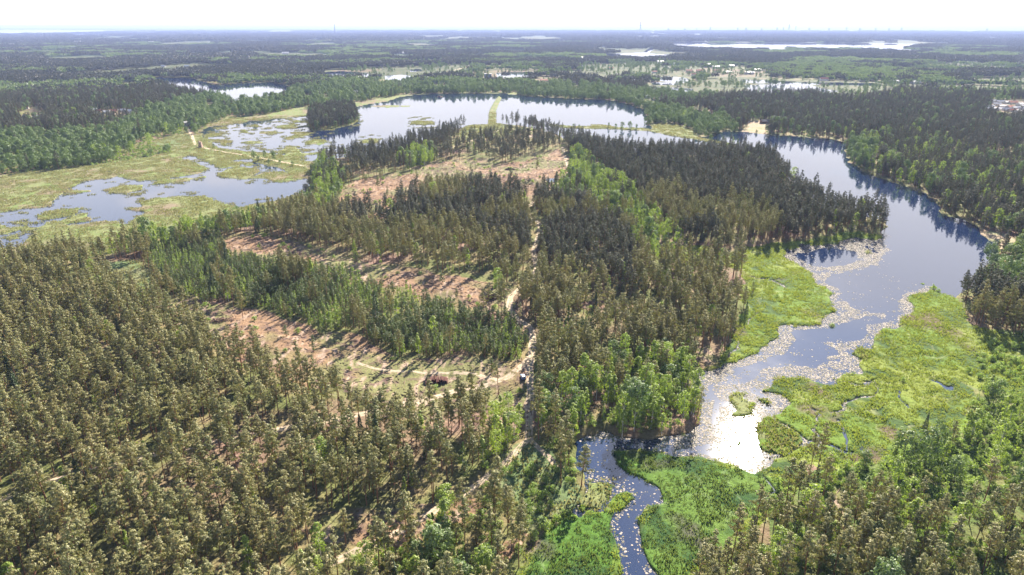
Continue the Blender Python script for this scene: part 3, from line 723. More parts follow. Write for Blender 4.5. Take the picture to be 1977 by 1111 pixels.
#              pine birch alder spruce ypine ybirch shrub   keep
MIX = {1: ([.945, .035, .0, .010, .01, .0, .0], .86), 2: ([.97, .02, 0, .0, .0, .0, .01], .30), 3: ([.16, .46, .14, .03, .07, .14, .0], .80),
       4: ([.03, .02, .0, .01, .60, .34, .0], 1.0), 5: ([.03, .05, .86, .04, 0, .02, .0], .55), 6: ([.0, .10, .02, .0, .02, .22, .64], .9),
       7: ([.78, .02, .18, .02, 0, 0, 0], .85), 8: ([.56, .22, .17, .05, 0, 0, 0], .80), 9: ([.85, .0, .1, .05, 0, 0, 0], 1.0), 10: ([1, 0, 0, 0, 0, 0, 0], .75),
       11: ([.8, .12, 0, .02, .06, 0, 0], .7), 12: ([.70, .20, .06, .0, .04, 0, 0], .95), 13: ([.93, .05, 0, .0, .02, 0, 0], .60)}
order = ['pine_tree', 'birch_tree', 'alder_tree', 'spruce_tree', 'young_pine', 'young_birch', 'willow_shrub']
def grow(r0, r1, step, seed, only=None, skip=None, keepf=1.0):
    X, Y, rg = grid_pts(r0, r1, step, seed)
    tt = sample(T, X, Y); ok = ~sample(none, X, Y)
    gap = fbm(X / 28, Y / 28, 91, 2)
    u = rg.uniform(0, 1, len(X)); v = rg.uniform(0, 1, len(X)); clump = fbm(X / 16, Y / 16, 95, 2)
    for ty, (mix, keep) in MIX.items():
        if only and ty not in only: continue
        if skip and ty in skip: continue
        s = np.where(ok & (tt == ty) & (u < keep * keepf * np.where(gap > .66, .45, 1.0)))[0]
        if not len(s): continue
        vv = v[s].copy()
        if ty in (3, 4, 8, 5): vv = np.clip(vv * .55 + (clump[s] - .28) * 1.0, 0, .999)      # kinds stand in clumps
        cum = np.cumsum(mix); cum = cum / cum[-1]
        kind = np.searchsorted(cum, vv)
        for ki, nm in enumerate(order):
            ss = s[kind == ki]
            if len(ss): placed[nm].append(np.stack([X[ss], Y[ss]], -1))
grow(60, 900, 4.65, 101, skip=(4, 6, 3, 5))
grow(60, 900, 4.6, 111, only=(3, 5))
grow(60, 700, 3.0, 102, only=(4,)); grow(60, 900, 3.6, 103, only=(6,))
grow(900, 1900, 6.0, 104, skip=(9, 2, 10, 3, 4), keepf=1.0)
grow(900, 1900, 5.0, 105, only=(9, 2, 10, 3, 4))
X, Y, rg = grid_pts(1300, 3400, 16.0, 110)
x_, y_ = w2px(X, Y)
k = sample(GRASS | YARD, X, Y) & ~sample(water, X, Y) & (x_ > 600) & (rg.uniform(0, 1, len(X)) < np.where(fbm(X / 60, Y / 40, 111, 2) > .60, .75, .012))
placed['alder_tree'].append(np.stack([X[k], Y[k]], -1))
X, Y, rg = grid_pts(150, 1000, 6.0, 113)
k = sample(CLEAR, X, Y) & ~sample(road_mask | water, X, Y); u_ = rg.uniform(0, 1, len(X))
placed['willow_shrub'].append(np.stack([X[k & (u_ < .07)], Y[k & (u_ < .07)]], -1)); placed['young_pine'].append(np.stack([X[k & (u_ > .975)], Y[k & (u_ > .975)]], -1))
# shrubs dotted on the marsh and undergrowth at the wood edges
X, Y, rg = grid_pts(120, 900, 7.0, 106)
ms = sample(MARSH, X, Y); px_, py_ = w2px(X, Y)
east = (px_ > 1740) | ((px_ > 1600) & (py_ > 840))
k = ms & (((fbm(X / 30, Y / 30, 99, 2) > .52) & east & (rg.uniform(0, 1, len(X)) < .5)) | (rg.uniform(0, 1, len(X)) < .008))
placed['willow_shrub'].append(np.stack([X[k], Y[k]], -1))
X, Y, rg = grid_pts(80, 800, 2.9, 107)
bm = fill([(940,860),(1110,840),(1130,960),(1090,1010),(1010,1060),(940,1111),(900,1000)], [(1120,700),(1340,700),(1345,835),(1120,842)], [(1480,940),(1700,930),(1977,960),(1977,1111),(1400,1111)], [(560,1111),(700,1050),(900,950),(900,1111)])
bm |= fill([(1560,930),(1700,880),(1850,850),(1890,760),(1880,650),(2080,690),(2080,1200),(1480,1200),(1500,1000)])
k = sample(bm, X, Y) & ~sample(water | road_mask | CLEAR, X, Y) & (rg.uniform(0, 1, len(X)) < .5) & (fbm(X / 9, Y / 9, 112, 2) > .38)
placed['willow_shrub'].append(np.stack([X[k], Y[k]], -1))
X, Y, rg = grid_pts(80, 700, 9.0, 108)
k = ~sample(none, X, Y) & (rg.uniform(0, 1, len(X)) < .16)
placed['young_birch'].append(np.stack([X[k], Y[k]], -1))
X, Y, rg = grid_pts(500, 1100, 5.0, 109)      # bushes along the left reed shore
fr = fill(line_poly([(-200,348),(0,330),(120,320),(220,308),(330,288)], 16)) | fill([(1235,205),(1262,240),(1250,250),(1240,225)])
k = sample(fr, X, Y) & ~sample(water, X, Y) & (rg.uniform(0, 1, len(X)) < .6)
placed['willow_shrub'].append(np.stack([X[k], Y[k]], -1))

# single trees seen standing alone: survey foot point, kind, height factor, label
ALONE = [
 (1082,943,'pine_tree',1.15,'tall bare-stemmed pine alone at the edge of the green scrub beside the creek'),
 (962,764,'pine_tree',1.0,'lone slender pine on the cut ground just below the sandy track bend'),
 (1036,346,'pine_tree',1.05,'lone thin pine in the open far clearing near the small puddle'),
 (962,572,'birch_tree',1.2,'lone light green birch in the middle clearing beside the brush heap'),
 (470,617,'pine_tree',1.05,'lone bare-stemmed pine in the lower clearing, left one of its two'),
 (639,636,'birch_tree',1.05,'bright green birch standing alone in the lower clearing below the young thicket'),
 (674,363,'pine_tree',1.0,'leafy-topped pine at the left edge of the far clearing'),
 (712,342,'pine_tree',.9,'single pine in the far clearing, upper of the scattered ones'),
 (735,352,'pine_tree',1.0,'single straight pine in the middle of the far clearing'),
 (731,372,'pine_tree',1.1,'single pine lowest down in the grassy far clearing'),
 (704,356,'pine_tree',.7,'small stunted pine between taller ones in the far clearing'),
 (749,322,'pine_tree',.9,'single pine on the far side of the far clearing by the shadows'),
 (1785,830,'spruce_tree',.55,'dark conical tree alone on the bright green eastern marsh'),
 (1453,566,'young_pine',.9,'small dark conifer alone on the green marsh left of the river'),
 (1440,612,'spruce_tree',.65,'dark conifer at the wood edge beside the western green marsh'),
 (1742,738,'willow_shrub',.8,'small dark bush on the brown patch of the eastern marsh'),
 (1500,575,'willow_shrub',.7,'small bush in the middle of the western green marsh'),
 (490,308,'alder_tree',.85,'round dark tree on the causeway, leftmost of the causeway clump'),
 (499,312,'alder_tree',.6,'low round bush in the causeway clump beside the lake'),
 (512,309,'alder_tree',.75,'round tree in the middle of the causeway clump'),
 (529,310,'alder_tree',.95,'tallest round tree on the causeway, standing over the water'),
 (520,318,'alder_tree',.55,'low dark bush below the tallest causeway tree'),
 (541,318,'alder_tree',.5,'low bush on the right part of the reed causeway'),
 (565,322,'alder_tree',.55,'small round bush near the right end of the causeway'),
 (413,286,'alder_tree',.5,'small round bush beside the pale causeway road'),
 (1107,246,'alder_tree',.5,'small round tree on the thin dam, left of a pair'),
 (1118,247,'alder_tree',.45,'small round tree on the thin dam, right of a pair'),
 (1175,247,'alder_tree',.55,'low tree on the thin dam beside its reed spit'),
 (1189,248,'alder_tree',.65,'rounded tree third along the thin dam'),
 (1201,249,'alder_tree',1.0,'large round tree on the thin dam between the two lakes'),
 (1216,250,'alder_tree',1.05,'largest round tree on the thin dam between the two lakes'),
 (1229,250,'alder_tree',.65,'small round tree at the right end of the row on the thin dam'),
 (1372,272,'alder_tree',.8,'dark tree on the narrow spit before the narrow strait'),
 (1385,275,'spruce_tree',.6,'narrow dark tree on the low spit by the strait'),
 (1395,276,'alder_tree',.55,'small round tree near the tip of the low spit'),
 (1414,282,'birch_tree',1.0,'pale green tree at the tip of the low spit'),
 (1423,284,'birch_tree',.9,'second pale green tree at the tip of the low spit'),
 (1690,452,'pine_tree',.8,'pine at the very tip of the wooded point in the river lake'),
 (1672,452,'pine_tree',.95,'high-crowned pine second from the tip of the wooded point'),
 (1648,448,'birch_tree',1.0,'airy birch behind the pines on the wooded point'),
 (1460,258,'alder_tree',.45,'small round bush on the bare brown yard by the strait'),
 (1480,250,'alder_tree',.5,'round bush beside the dark-roofed house by the strait'),
 (893,905,'young_birch',1.1,'bright yellow-green young birch alone in a gap of the dark pines'),
]
# settle everything; largest in the picture become objects, the rest one mass of each kind
CROWNW = {'pine_tree': 1.0}
HT = {'pine_tree': 17.5, 'birch_tree': 13, 'alder_tree': 12, 'spruce_tree': 15, 'young_pine': 8, 'young_birch': 8, 'willow_shrub': 2.8}
CAT = {'pine_tree': 'pine tree', 'birch_tree': 'birch tree', 'alder_tree': 'broadleaf tree', 'spruce_tree': 'spruce tree', 'young_pine': 'young pine', 'young_birch': 'young birch', 'willow_shrub': 'shrub'}
LOOK = {'pine_tree': [('slim grey-green pine', 'stout olive pine'), ('tall slim pine', 'tall broad-crowned pine')],
        'birch_tree': [('small light green birch', 'small full light green birch'), ('tall light green birch', 'tall full light green birch')],
        'alder_tree': [('small round green tree', 'low wide green tree'), ('tall rounded green tree', 'big domed green tree')],
        'spruce_tree': [('short pointed dark spruce', 'short wide dark spruce'), ('tall pointed dark spruce', 'tall wide dark spruce')],
        'young_pine': [('short dense young pine', 'short spreading young pine'), ('taller dense young pine', 'taller spreading young pine')],
        'young_birch': [('short bright green young birch', 'short bushy young birch'), ('taller bright green young birch', 'taller bushy young birch')],
        'willow_shrub': [('low pale green bush', 'low spreading green bush'), ('taller pale green bush', 'big spreading green bush')]}
def zone(x, y):
    if x > 1977 or x < 0 or y > 1140: return 'at the near picture edge'
    if x > 1330 and y > 900: return 'in the grove past the reeds' if x < 1700 else 'in the lower right thickets'
    if x > 1560 and y > 600: return 'east of the bright marsh'
    if x > 1560 and y > 450: return 'on the right bank of the bay'
    if x > 1560 and y > 265: return 'on the far right shore'
    if x > 1040 and y > 850: return 'in the creekside scrub'
    if x > 1040 and y > 690: return 'above the creek mouth'
    if x > 1040 and y > 540: return 'right of the winding sandy track'
    if x > 1040: return 'on the peninsula\'s far right'
    track = 971 - x * .26
    if x > 720 and y > 900: return 'just left of the creek scrub'
    if x > 400 and y > 1000: return 'near the lower sandy path'
    if x < 400 and y > 1000: return 'in the lower left corner'
    if y > track: return 'below the long forest track'
    if y > 700: return 'above the long forest track'
    if x > 280 and y > 480: return 'between the two clearings'
    if y > 480: return 'in the wood at far left'
    if x < 600 and y > 400: return 'along the left lake shore'
    if y > 400: return 'above the middle clearing'
    return 'round the far clearing'
ORD = 'first second third fourth fifth sixth seventh eighth ninth tenth eleventh twelfth thirteenth fourteenth fifteenth sixteenth seventeenth eighteenth nineteenth twentieth'.split()
ORD += ['twenty-' + o_ for o_ in ORD[:9]] + ['thirtieth'] + ['thirty-' + o_ for o_ in ORD[:9]]
GROUPS = {'pine_tree': 'mature pines', 'birch_tree': 'grown birches', 'alder_tree': 'round broadleaf trees', 'spruce_tree': 'dark spruces', 'young_pine': 'young pines', 'young_birch': 'young birches', 'willow_shrub': 'low bushes'}
def plant(kind, var, x, y, z, rot, s, label, group=None):
    tm_, cm_, _ = KINDS[kind][var]
    e = bpy.data.objects.new(kind, None); e.empty_display_size = .5; COL.objects.link(e)
    e.location = (x, y, z); e.rotation_euler = (math.sin(x * 7.1) * .035, math.cos(y * 5.3) * .035, rot); e.scale = s
    tag(e, label, CAT[kind], group)
    link('stem' if kind == 'willow_shrub' else 'trunk', tm_, e); link('foliage' if kind == 'willow_shrub' else 'crown', cm_, e)
rs = np.random.RandomState(500)
for x, y, kind, f, lab in ALONE:
    X, Y = px2w(x, y); X = float(X); Y = float(Y)
    plant(kind, rs.randint(len(KINDS[kind])), X, Y, max(.1, float(samplez(X, Y))), rs.uniform(0, 6.3), (f, f, f), lab)
ap = np.array([px2w(a[0], a[1]) for a in ALONE])
NOBJ = {'pine_tree': 255, 'birch_tree': 200, 'alder_tree': 150, 'spruce_tree': 60, 'young_pine': 220, 'young_birch': 220, 'willow_shrub': 250}
STUFFNAME = {'pine_tree': 'pine_forest', 'birch_tree': 'birch_woods', 'alder_tree': 'broadleaf_woods', 'spruce_tree': 'spruce_woods', 'young_pine': 'young_pine_thicket', 'young_birch': 'young_birch_thicket', 'willow_shrub': 'shrubland_scrub'}
STUFFLAB = {'pine_tree': 'olive crowned pine forest covering the near land', 'birch_tree': 'light green birches mixed through the forest mass', 'alder_tree': 'rounded broadleaf trees massed along the far shores', 'spruce_tree': 'dark spruces scattered through the forest mass', 'young_pine': 'dense thicket of young pines between the clearings', 'young_birch': 'bright green young birches massed in the thickets', 'willow_shrub': 'low green scrub massed on the wet ground'}
counts = {}
for kind, arrs in placed.items():
    P = np.concatenate(arrs); n = len(P)
    d2 = ((P[:, None, :] - ap[None]) ** 2).sum(-1).min(1); P = P[d2 > 9]; n = len(P)
    rg = np.random.RandomState(hash(kind) % 1 + len(kind) * 7)
    s = rg.normal(1.0, .16, n).clip(.6, 1.35)
    if kind.startswith('young'): s *= .85
    if kind == 'alder_tree': s *= rg.uniform(.7, 1.25, n)
    dd = np.hypot(P[:, 0], P[:, 1])
    if kind in ('alder_tree', 'pine_tree'): s = s * np.clip(.95 + dd / 14000, .95, 1.1)
    sz = s * rg.uniform(.88, 1.12, n); rot = rg.uniform(0, 6.283, n); var = rg.randint(0, len(KINDS[kind]), n)
    zz_ = samplez(P[:, 0], P[:, 1])
    x, y = w2px(P[:, 0], P[:, 1])
    size = HT[kind] * s / np.sqrt(dd ** 2 + H * H)
    vis = (x > -5) & (x < 1982) & (y < 1111 + size * F * .55) & (y > 60)
    byl = {}
    sel = np.where(vis)[0]; sel = sel[np.argsort(-size[sel])][:NOBJ[kind]]
    for i in sel:
        key = (LOOK[kind][int(sz[i] > 1.0)][int(s[i] / sz[i] > 1.0)], zone(x[i], y[i]))
        byl.setdefault(key, []).append(i)
    for (look, zn), ii_ in byl.items():
        ii_ = sorted(ii_, key=lambda i: x[i]); parts_ = [ii_]
        if len(ii_) > 10: c_ = math.ceil(len(ii_) / 3); parts_ = [ii_[:c_], ii_[c_:2 * c_], ii_[2 * c_:]]
        for pi_, pl in enumerate(parts_):
            side = '' if len(parts_) == 1 else ('left side', 'middle', 'right side')[pi_] + ' '
            for r_, i in enumerate(pl):
                if len(pl) == 1 and not side: lab = look + ' ' + zn
                else:
                    o_ = ORD[r_] if r_ < len(ORD) else None
                    lab = (o_ + ' ' if o_ else '') + look + (' from left, ' + side.replace('side', 'part').strip() + ', ' if side else ' from left ') + zn
                plant(kind, var[i], float(P[i, 0]), float(P[i, 1]), float(zz_[i]) - .05, float(rot[i]), (float(s[i]), float(s[i]), float(sz[i])), lab, GROUPS[kind] + ' ' + zn)
    rest = np.ones(n, bool); rest[sel] = False
    counts[kind] = (n, len(sel))
    if kind == 'pine_tree':          # farther pines: backlit shade put into a darker needle colour
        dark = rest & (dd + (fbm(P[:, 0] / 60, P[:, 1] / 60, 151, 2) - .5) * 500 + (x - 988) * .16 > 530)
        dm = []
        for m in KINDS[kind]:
            c_ = m[2].copy(); c_.materials[1] = M_PINE_SHADE; dm.append(c_)
        scatter_stuff('shade_tinted_pine_forest', dm, P[dark, 0], P[dark, 1], zz_[dark] - .05, rot[dark], np.stack([s[dark], s[dark], sz[dark]], -1), var[dark], 'pine forest farther out round the lakes, backlit shade painted into its colour')
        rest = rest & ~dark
    scatter_stuff(STUFFNAME[kind], [m[2] for m in KINDS[kind]], P[rest, 0], P[rest, 1], zz_[rest] - .05, rot[rest], np.stack([s[rest], s[rest], sz[rest]], -1), var[rest], STUFFLAB[kind])

def far(name, r0, r1, step, seed, mp_, md_, label):
    X, Y, rg = grid_pts(r0, r1, step, seed)
    X = X.copy(); ok = np.ones(len(X), bool)
    for ox, oy in ((0, 0), (.42, 0), (-.42, 0), (0, .42), (0, -.42)):
        ok &= ~sample(none, X + ox * step, Y + oy * step)
    tt = sample(T, X, Y)
    mixn = fbm(X / 520, Y / 520, 131, 4)
    p_dec = np.where(tt == 5, .9, np.where(tt == 8, .45, np.clip((mixn - .49) * 12, .03, .92)))
    gap = fbm(X / 300 + 9, Y / 300, 133, 3)
    ok &= (rg.uniform(0, 1, len(X)) > np.clip((gap - .60) * 5, 0, .9))
    X, Y, p_dec = X[ok], Y[ok], p_dec[ok]
    n = len(X)
    dec = rg.uniform(0, 1, n) < p_dec
    pick = np.where(dec, len(mp_) + rg.randint(0, len(md_), n), rg.randint(0, len(mp_), n))
    rot = rg.randint(0, 4, n) * math.pi / 2
    s = rg.uniform(.9, 1.12, n)
    scatter_stuff(name, mp_ + md_, X, Y, samplez(X, Y) - .3, rot, np.stack([np.ones(n), np.ones(n), s], -1), pick, label)
    counts[name] = n
far('distant_woods', 1900, 3400, 24, 201, PATCH_P, PATCH_D, 'blue-green woods beyond the far lake shores')
far('remote_woods', 3400, 7500, 55, 202, PATCH_PF, PATCH_DF, 'hazy dark woods stretching towards the horizon')
far('horizon_woods', 7500, 24000, 215, 203, PATCH_H, PATCH_H, 'pale flat woods along the horizon')

river0 = fill([(1500,465),(1720,455),(1720,530),(1800,545),(1830,590),(1700,760),(1560,900),(1450,930),(1280,900),(1300,1500),(1200,1500),(1090,1010),(1095,840),(1300,820),(1320,700)])
# ------------------------------------------------------------------ marsh grass, reeds, lilies, brushwood
def tuft(seed, n, hgt, spread, w, mat, nm):
    rs.seed(seed)
    C = np.stack([rs.uniform(-spread, spread, n), rs.uniform(-spread, spread, n), np.full(n, hgt * .42)], -1)
    A = rs.normal(size=(n, 3)) * .45 + (0, 0, 1)
    V, f = leaves(C, A, hgt * 1.05, w)
    return mesh_np(nm, V, [f], [mat])
M_SEDGE = leafmat('sedge_blades', (.130, .205, .028), (.205, .255, .045), (.27, .29, .08), .38, (1.4, 1.35, .8))
M_SEDGED = leafmat('dark_sedge_blades', (.075, .135, .032), (.115, .165, .045), (.17, .20, .07), .35, (1.3, 1.3, .8))
M_REED = leafmat('reed_blades', (.165, .200, .070), (.225, .210, .10), (.29, .26, .15), .35, (1.3, 1.3, .9))
X, Y, rg = grid_pts(100, 800, 1.75, 301)
mk = sample(MARSH, X, Y) & ~sample(water, X, Y) & (fbm(X / 5, Y / 5, 302, 2) > .33)
edge = blur(wf, 3); edge = (edge > .3) & (edge < .80) & water & river0
mk |= sample(edge, X, Y) & (fbm(X / 4, Y / 4, 308, 2) > .56)
dk = sample(deepg, X, Y)
for nm, m_, sel, lab in (('marsh_grass', M_SEDGE, mk & ~dk, 'bright green sedge covering the marsh by the river'), ('dark_marsh_grass', M_SEDGED, mk & dk, 'darker green sedge on the marsh beside the creek')):
    k = np.where(sel)[0]; n = len(k); counts[nm] = n
    patchy = fbm(X[k] / 5, Y[k] / 5, 303, 3) ** 1.5 * 1.35
    s = (.55 + patchy * 1.1) * rg.uniform(.7, 1.3, n)
    scatter_stuff(nm, [tuft(311 + i, 16, .62, .95, .26, m_, 'sedge_tuft') for i in range(3)], X[k], Y[k], np.maximum(samplez(X[k], Y[k]), .02) - .03, rg.uniform(0, 6.3, n), np.stack([s, s, s], -1), rg.randint(0, 3, n), lab)
shal = (s2 > .45) & (s2 < .95) & (gx < 900) & water & ~river0
X, Y, rg = grid_pts(100, 1300, 3.0, 304)
k = np.where(((sample(shal, X, Y) & (fbm(X / 9, Y / 9, 307, 3) > .62)) | ((sample(REED | land_back, X, Y) | (sample(GRASS, X, Y))) & ~sample(water, X, Y))) & (fbm(X / 8, Y / 8, 305, 2) > .36) & ~sample(road_mask, X, Y))[0]; n = len(k); counts['reed_bed'] = n
s = rg.uniform(.5, 1.3, n) * (.5 + fbm(X[k] / 12, Y[k] / 12, 306, 2))
scatter_stuff('reed_bed', [tuft(321 + i, 18, .9, 1.9, .5, M_REED, 'reed_tuft') for i in range(3)], X[k], Y[k], np.maximum(samplez(X[k], Y[k]), .02) - .03, rg.uniform(0, 6.3, n), np.stack([s, s, s], -1), rg.randint(0, 3, n), 'pale olive reeds spreading along the left lake')

# water lilies
OPEN = area([(1534,492),(1600,478),(1650,486),(1648,510),(1600,517),(1556,510)],
 [(1712,440),(1700,470),(1712,500),(1670,522),(1598,532),(1604,548),(1614,566),(1625,580),(1648,588),(1660,604),(1700,604),(1722,622),(1742,626),(1738,590),(1748,566),(1790,552),(1850,560),(1960,500),(1850,400),(1600,380),(1560,390)],
 [(1529,642),(1608,631),(1650,622),(1690,606),(1735,620),(1690,632),(1660,655),(1601,668),(1616,688),(1575,706),(1492,714),(1430,732),(1400,742),(1380,745),(1386,770),(1392,826),(1380,830),(1372,780),(1362,748),(1380,736),(1430,712),(1454,707),(1505,694),(1530,671)],
 [(1105,850),(1210,846),(1200,858),(1240,862),(1380,868),(1420,880),(1380,886),(1240,870),(1175,872),(1180,897),(1207,921),(1234,929),(1259,955),(1264,980),(1240,1004),(1224,1024),(1232,1060),(1250,1111),(1330,1500),(1240,1500),(1205,1111),(1206,1050),(1190,1010),(1200,990),(1226,985),(1232,965),(1210,942),(1170,925),(1135,915),(1115,890)])
river = fill([(1500,465),(1720,455),(1720,530),(1800,545),(1830,590),(1700,760),(1560,900),(1450,930),(1280,900),(1300,1500),(1200,1500),(1090,1010),(1095,840),(1300,820),(1320,700)])
X, Y, rg = grid_pts(100, 650, .52, 401)
wk = sample(water & river, X, Y)
op = sample(OPEN, X, Y)
cl = fbm(X / 6, Y / 6, 402, 3); cl2 = fbm(X / 22, Y / 22, 404, 2)
px_, py_ = w2px(X, Y)
creek = (px_ < 1300) & (py_ > 850)
dens = np.where(op, np.where(cl > .60, .30, .012) * np.where(cl2 > .5, 1, .25), np.where(cl > .36, .88, .22) * np.clip(.6 + cl2, 0, 1))
dens = np.where(creek, np.where(op, .065, dens * .45), dens)
dens = np.where(op & (py_ < 600) & (px_ > 1560), dens * .35, dens)
k = np.where(wk & (rg.uniform(0, 1, len(X)) < dens))[0]
spk = ((px_[k] - 1700) / 45) ** 2 + ((py_[k] - 541) / 14) ** 2
n = len(k); counts['pads'] = n
ang = np.arange(6) * math.pi / 3
rad = .12 + .36 * rg.uniform(0, 1, n) ** 1.8; ph = rg.uniform(0, 6.3, n)
tl = rg.normal(size=(n, 2)) * .07
vx = X[k][:, None] + rad[:, None] * np.cos(ang[None] + ph[:, None]); vy = Y[k][:, None] + rad[:, None] * np.sin(ang[None] + ph[:, None])
vz = .035 + (vx - X[k][:, None]) * tl[:, :1] + (vy - Y[k][:, None]) * tl[:, 1:] + rg.uniform(0, .02, n)[:, None]
M_LILY, t, o = newmat('lily_leaf')
g = N(t, 'ShaderNodeNewGeometry')
mxr = N(t, 'ShaderNodeMixRGB', inp={1: (.12, .12, .075, 1), 2: (.43, .375, .33, 1)}); L(t, g, 'Random Per Island', mxr, 0)
p = N(t, 'ShaderNodeBsdfPrincipled', inp={'Roughness': .75}); p.inputs['Specular IOR Level'].default_value = .05; L(t, mxr, 0, p, 'Base Color'); L(t, p, 0, o, 0)
tag(link('water_lilies', mesh_np('water_lilies', np.stack([vx, vy, vz], -1).reshape(-1, 3), [np.arange(6 * n).reshape(n, 6)], [M_LILY])), label='pale lily pads floating thickly along both river banks', kind='stuff')

# felling waste on the clearings
X, Y, rg = grid_pts(150, 1100, 1.9, 411)
k = np.where(sample(CLEAR, X, Y) & ~sample(road_mask, X, Y) & (rg.uniform(0, 1, len(X)) < np.where(fbm(X / 12, Y / 12, 412, 2) > .47, .5, .12)))[0]
n = len(k); counts['twigs'] = n
rs = np.random.RandomState(9)
rows_dir = fbm(X[k] / 30, Y[k] / 30, 413, 2) * 9
ax = np.stack([np.cos(rows_dir + rs.normal(size=n) * .5), np.sin(rows_dir + rs.normal(size=n) * .5), rs.normal(size=n) * .12], -1)
C = np.stack([X[k], Y[k], samplez(X[k], Y[k]) + .15], -1)
side = np.stack([-ax[:, 1], ax[:, 0], ax[:, 0] * 0], -1) * .13; upv = np.array([0, 0, .1]); ln = ax * rs.uniform(.4, 1.6, n)[:, None]
tri = [side - upv, -side - upv, upv * 1.0 + side * 0]
V = np.stack([C - ln + tri[0], C - ln + tri[1], C - ln + tri[2], C + ln + tri[0], C + ln + tri[1], C + ln + tri[2]], 1).reshape(-1, 3)
b6 = (np.arange(n) * 6)[:, None]
Fq = np.concatenate([b6 + [0, 1, 4, 3], b6 + [1, 2, 5, 4], b6 + [2, 0, 3, 5]])
tag(link('felling_debris', mesh_np('felling_debris', V, [Fq], [simple('dead_branches', (.24, .165, .125), .9, var=.5, scale=.15)])), label='dry branches left lying over the felled clearings', kind='stuff')

# ------------------------------------------------------------------ built things
def boxes(lst):
    """lst of (cx,cy,cz,sx,sy,sz) -> verts, quads"""
    V, Fc = [], []
    for cx0, cy0, cz0, sx, sy, sz in lst:
        o_ = len(V)
        V += [(cx0 + a * sx / 2, cy0 + b * sy / 2, cz0 + c * sz / 2) for c in (-1, 1) for b in (-1, 1) for a in (-1, 1)]
        Fc += [[o_ + i for i in f] for f in ((0, 2, 3, 1), (4, 5, 7, 6), (0, 1, 5, 4), (1, 3, 7, 5), (3, 2, 6, 7), (2, 0, 4, 6))]
    return np.array(V, float), np.array(Fc)
def part(name, lst, mat, parent):
    V, Fc = boxes(lst)
    return link(name, mesh_np(name, V, [Fc], [mat]), parent)
M_WALLW = simple('pale_render', (.72, .68, .62), .8, var=.06)
M_WALLY = simple('yellow_render', (.62, .50, .33), .8, var=.06)
M_WALLB = simple('brown_boards', (.22, .14, .09), .8, var=.2)
M_ROOFR = simple('red_tiles', (.42, .17, .11), .8, var=.15)
M_ROOFG = simple('grey_sheet_roof', (.45, .45, .47), .55, var=.08)
M_ROOFL = simple('light_sheet_roof', (.80, .76, .72), .5, var=.05)
M_ROOFD = simple('dark_roof', (.07, .07, .08), .7, var=.1)
M_GLASS = simple('window_glass', (.05, .06, .08), .1, var=.1, spec=.8)
M_STONE = simple('weathered_brick', (.38, .27, .22), .9, var=.25)
M_CONC = simple('dark_concrete', (.10, .10, .11), .8, var=.1)
def house(px_, py_, w, d, h, rh, wall, roof, rot, label, chimney=True, group=None):
    X, Y = px2w(px_, py_); X = float(X); Y = float(Y)
    e = bpy.data.objects.new('house', None); COL.objects.link(e); e.location = (X, Y, float(samplez(X, Y)) - .1); e.rotation_euler = (0, 0, rot)
    tag(e, label, 'house', group)
    # walls with gables
    V = [(-w/2,-d/2,0),(w/2,-d/2,0),(w/2,d/2,0),(-w/2,d/2,0),(-w/2,-d/2,h),(w/2,-d/2,h),(w/2,d/2,h),(-w/2,d/2,h),(-w/2,0,h+rh),(w/2,0,h+rh)]
    link('wall', mesh_np('wall', np.array(V, float), [[(0,1,5,4),(2,3,7,6)], [(1,2,6,9,5),(3,0,4,8,7)]], [wall]), e)
    ov = .5; tz = .16; k_ = rh / (d / 2)
    RV = []
    for s_ in (-1, 1):
        for xx in (-w/2-ov, w/2+ov):
            RV += [(xx, 0, h+rh+.03), (xx, s_*(d/2+ov), h-ov*k_+.03), (xx, 0, h+rh+.03+tz), (xx, s_*(d/2+ov), h-ov*k_+.03+tz)]
    RF = []
    for b_ in (0, 8):
        RF += [(b_+2,b_+3,b_+7,b_+6),(b_,b_+4,b_+5,b_+1),(b_+1,b_+5,b_+7,b_+3),(b_,b_+1,b_+3,b_+2),(b_+4,b_+6,b_+7,b_+5)]
    rf = link('roof', mesh_np('roof', np.array(RV, float), [RF], [roof]), e)
    if chimney: part('chimney', [(w*.18, .6, h+rh+.3, .7, .7, 1.6)], M_STONE, rf)
    nw = max(2, int(w / 3))
    for i in range(nw):
        xx = -w/2 + (i + .5) * w / nw
        if i != nw // 2: part('window', [(xx, -d/2-.02, h*.55, 1.3, .08, 1.3)], M_GLASS, e)
        else: part('door', [(xx, -d/2-.02, 1.05, 1.1, .08, 2.1)], M_WALLB, e)
    return e
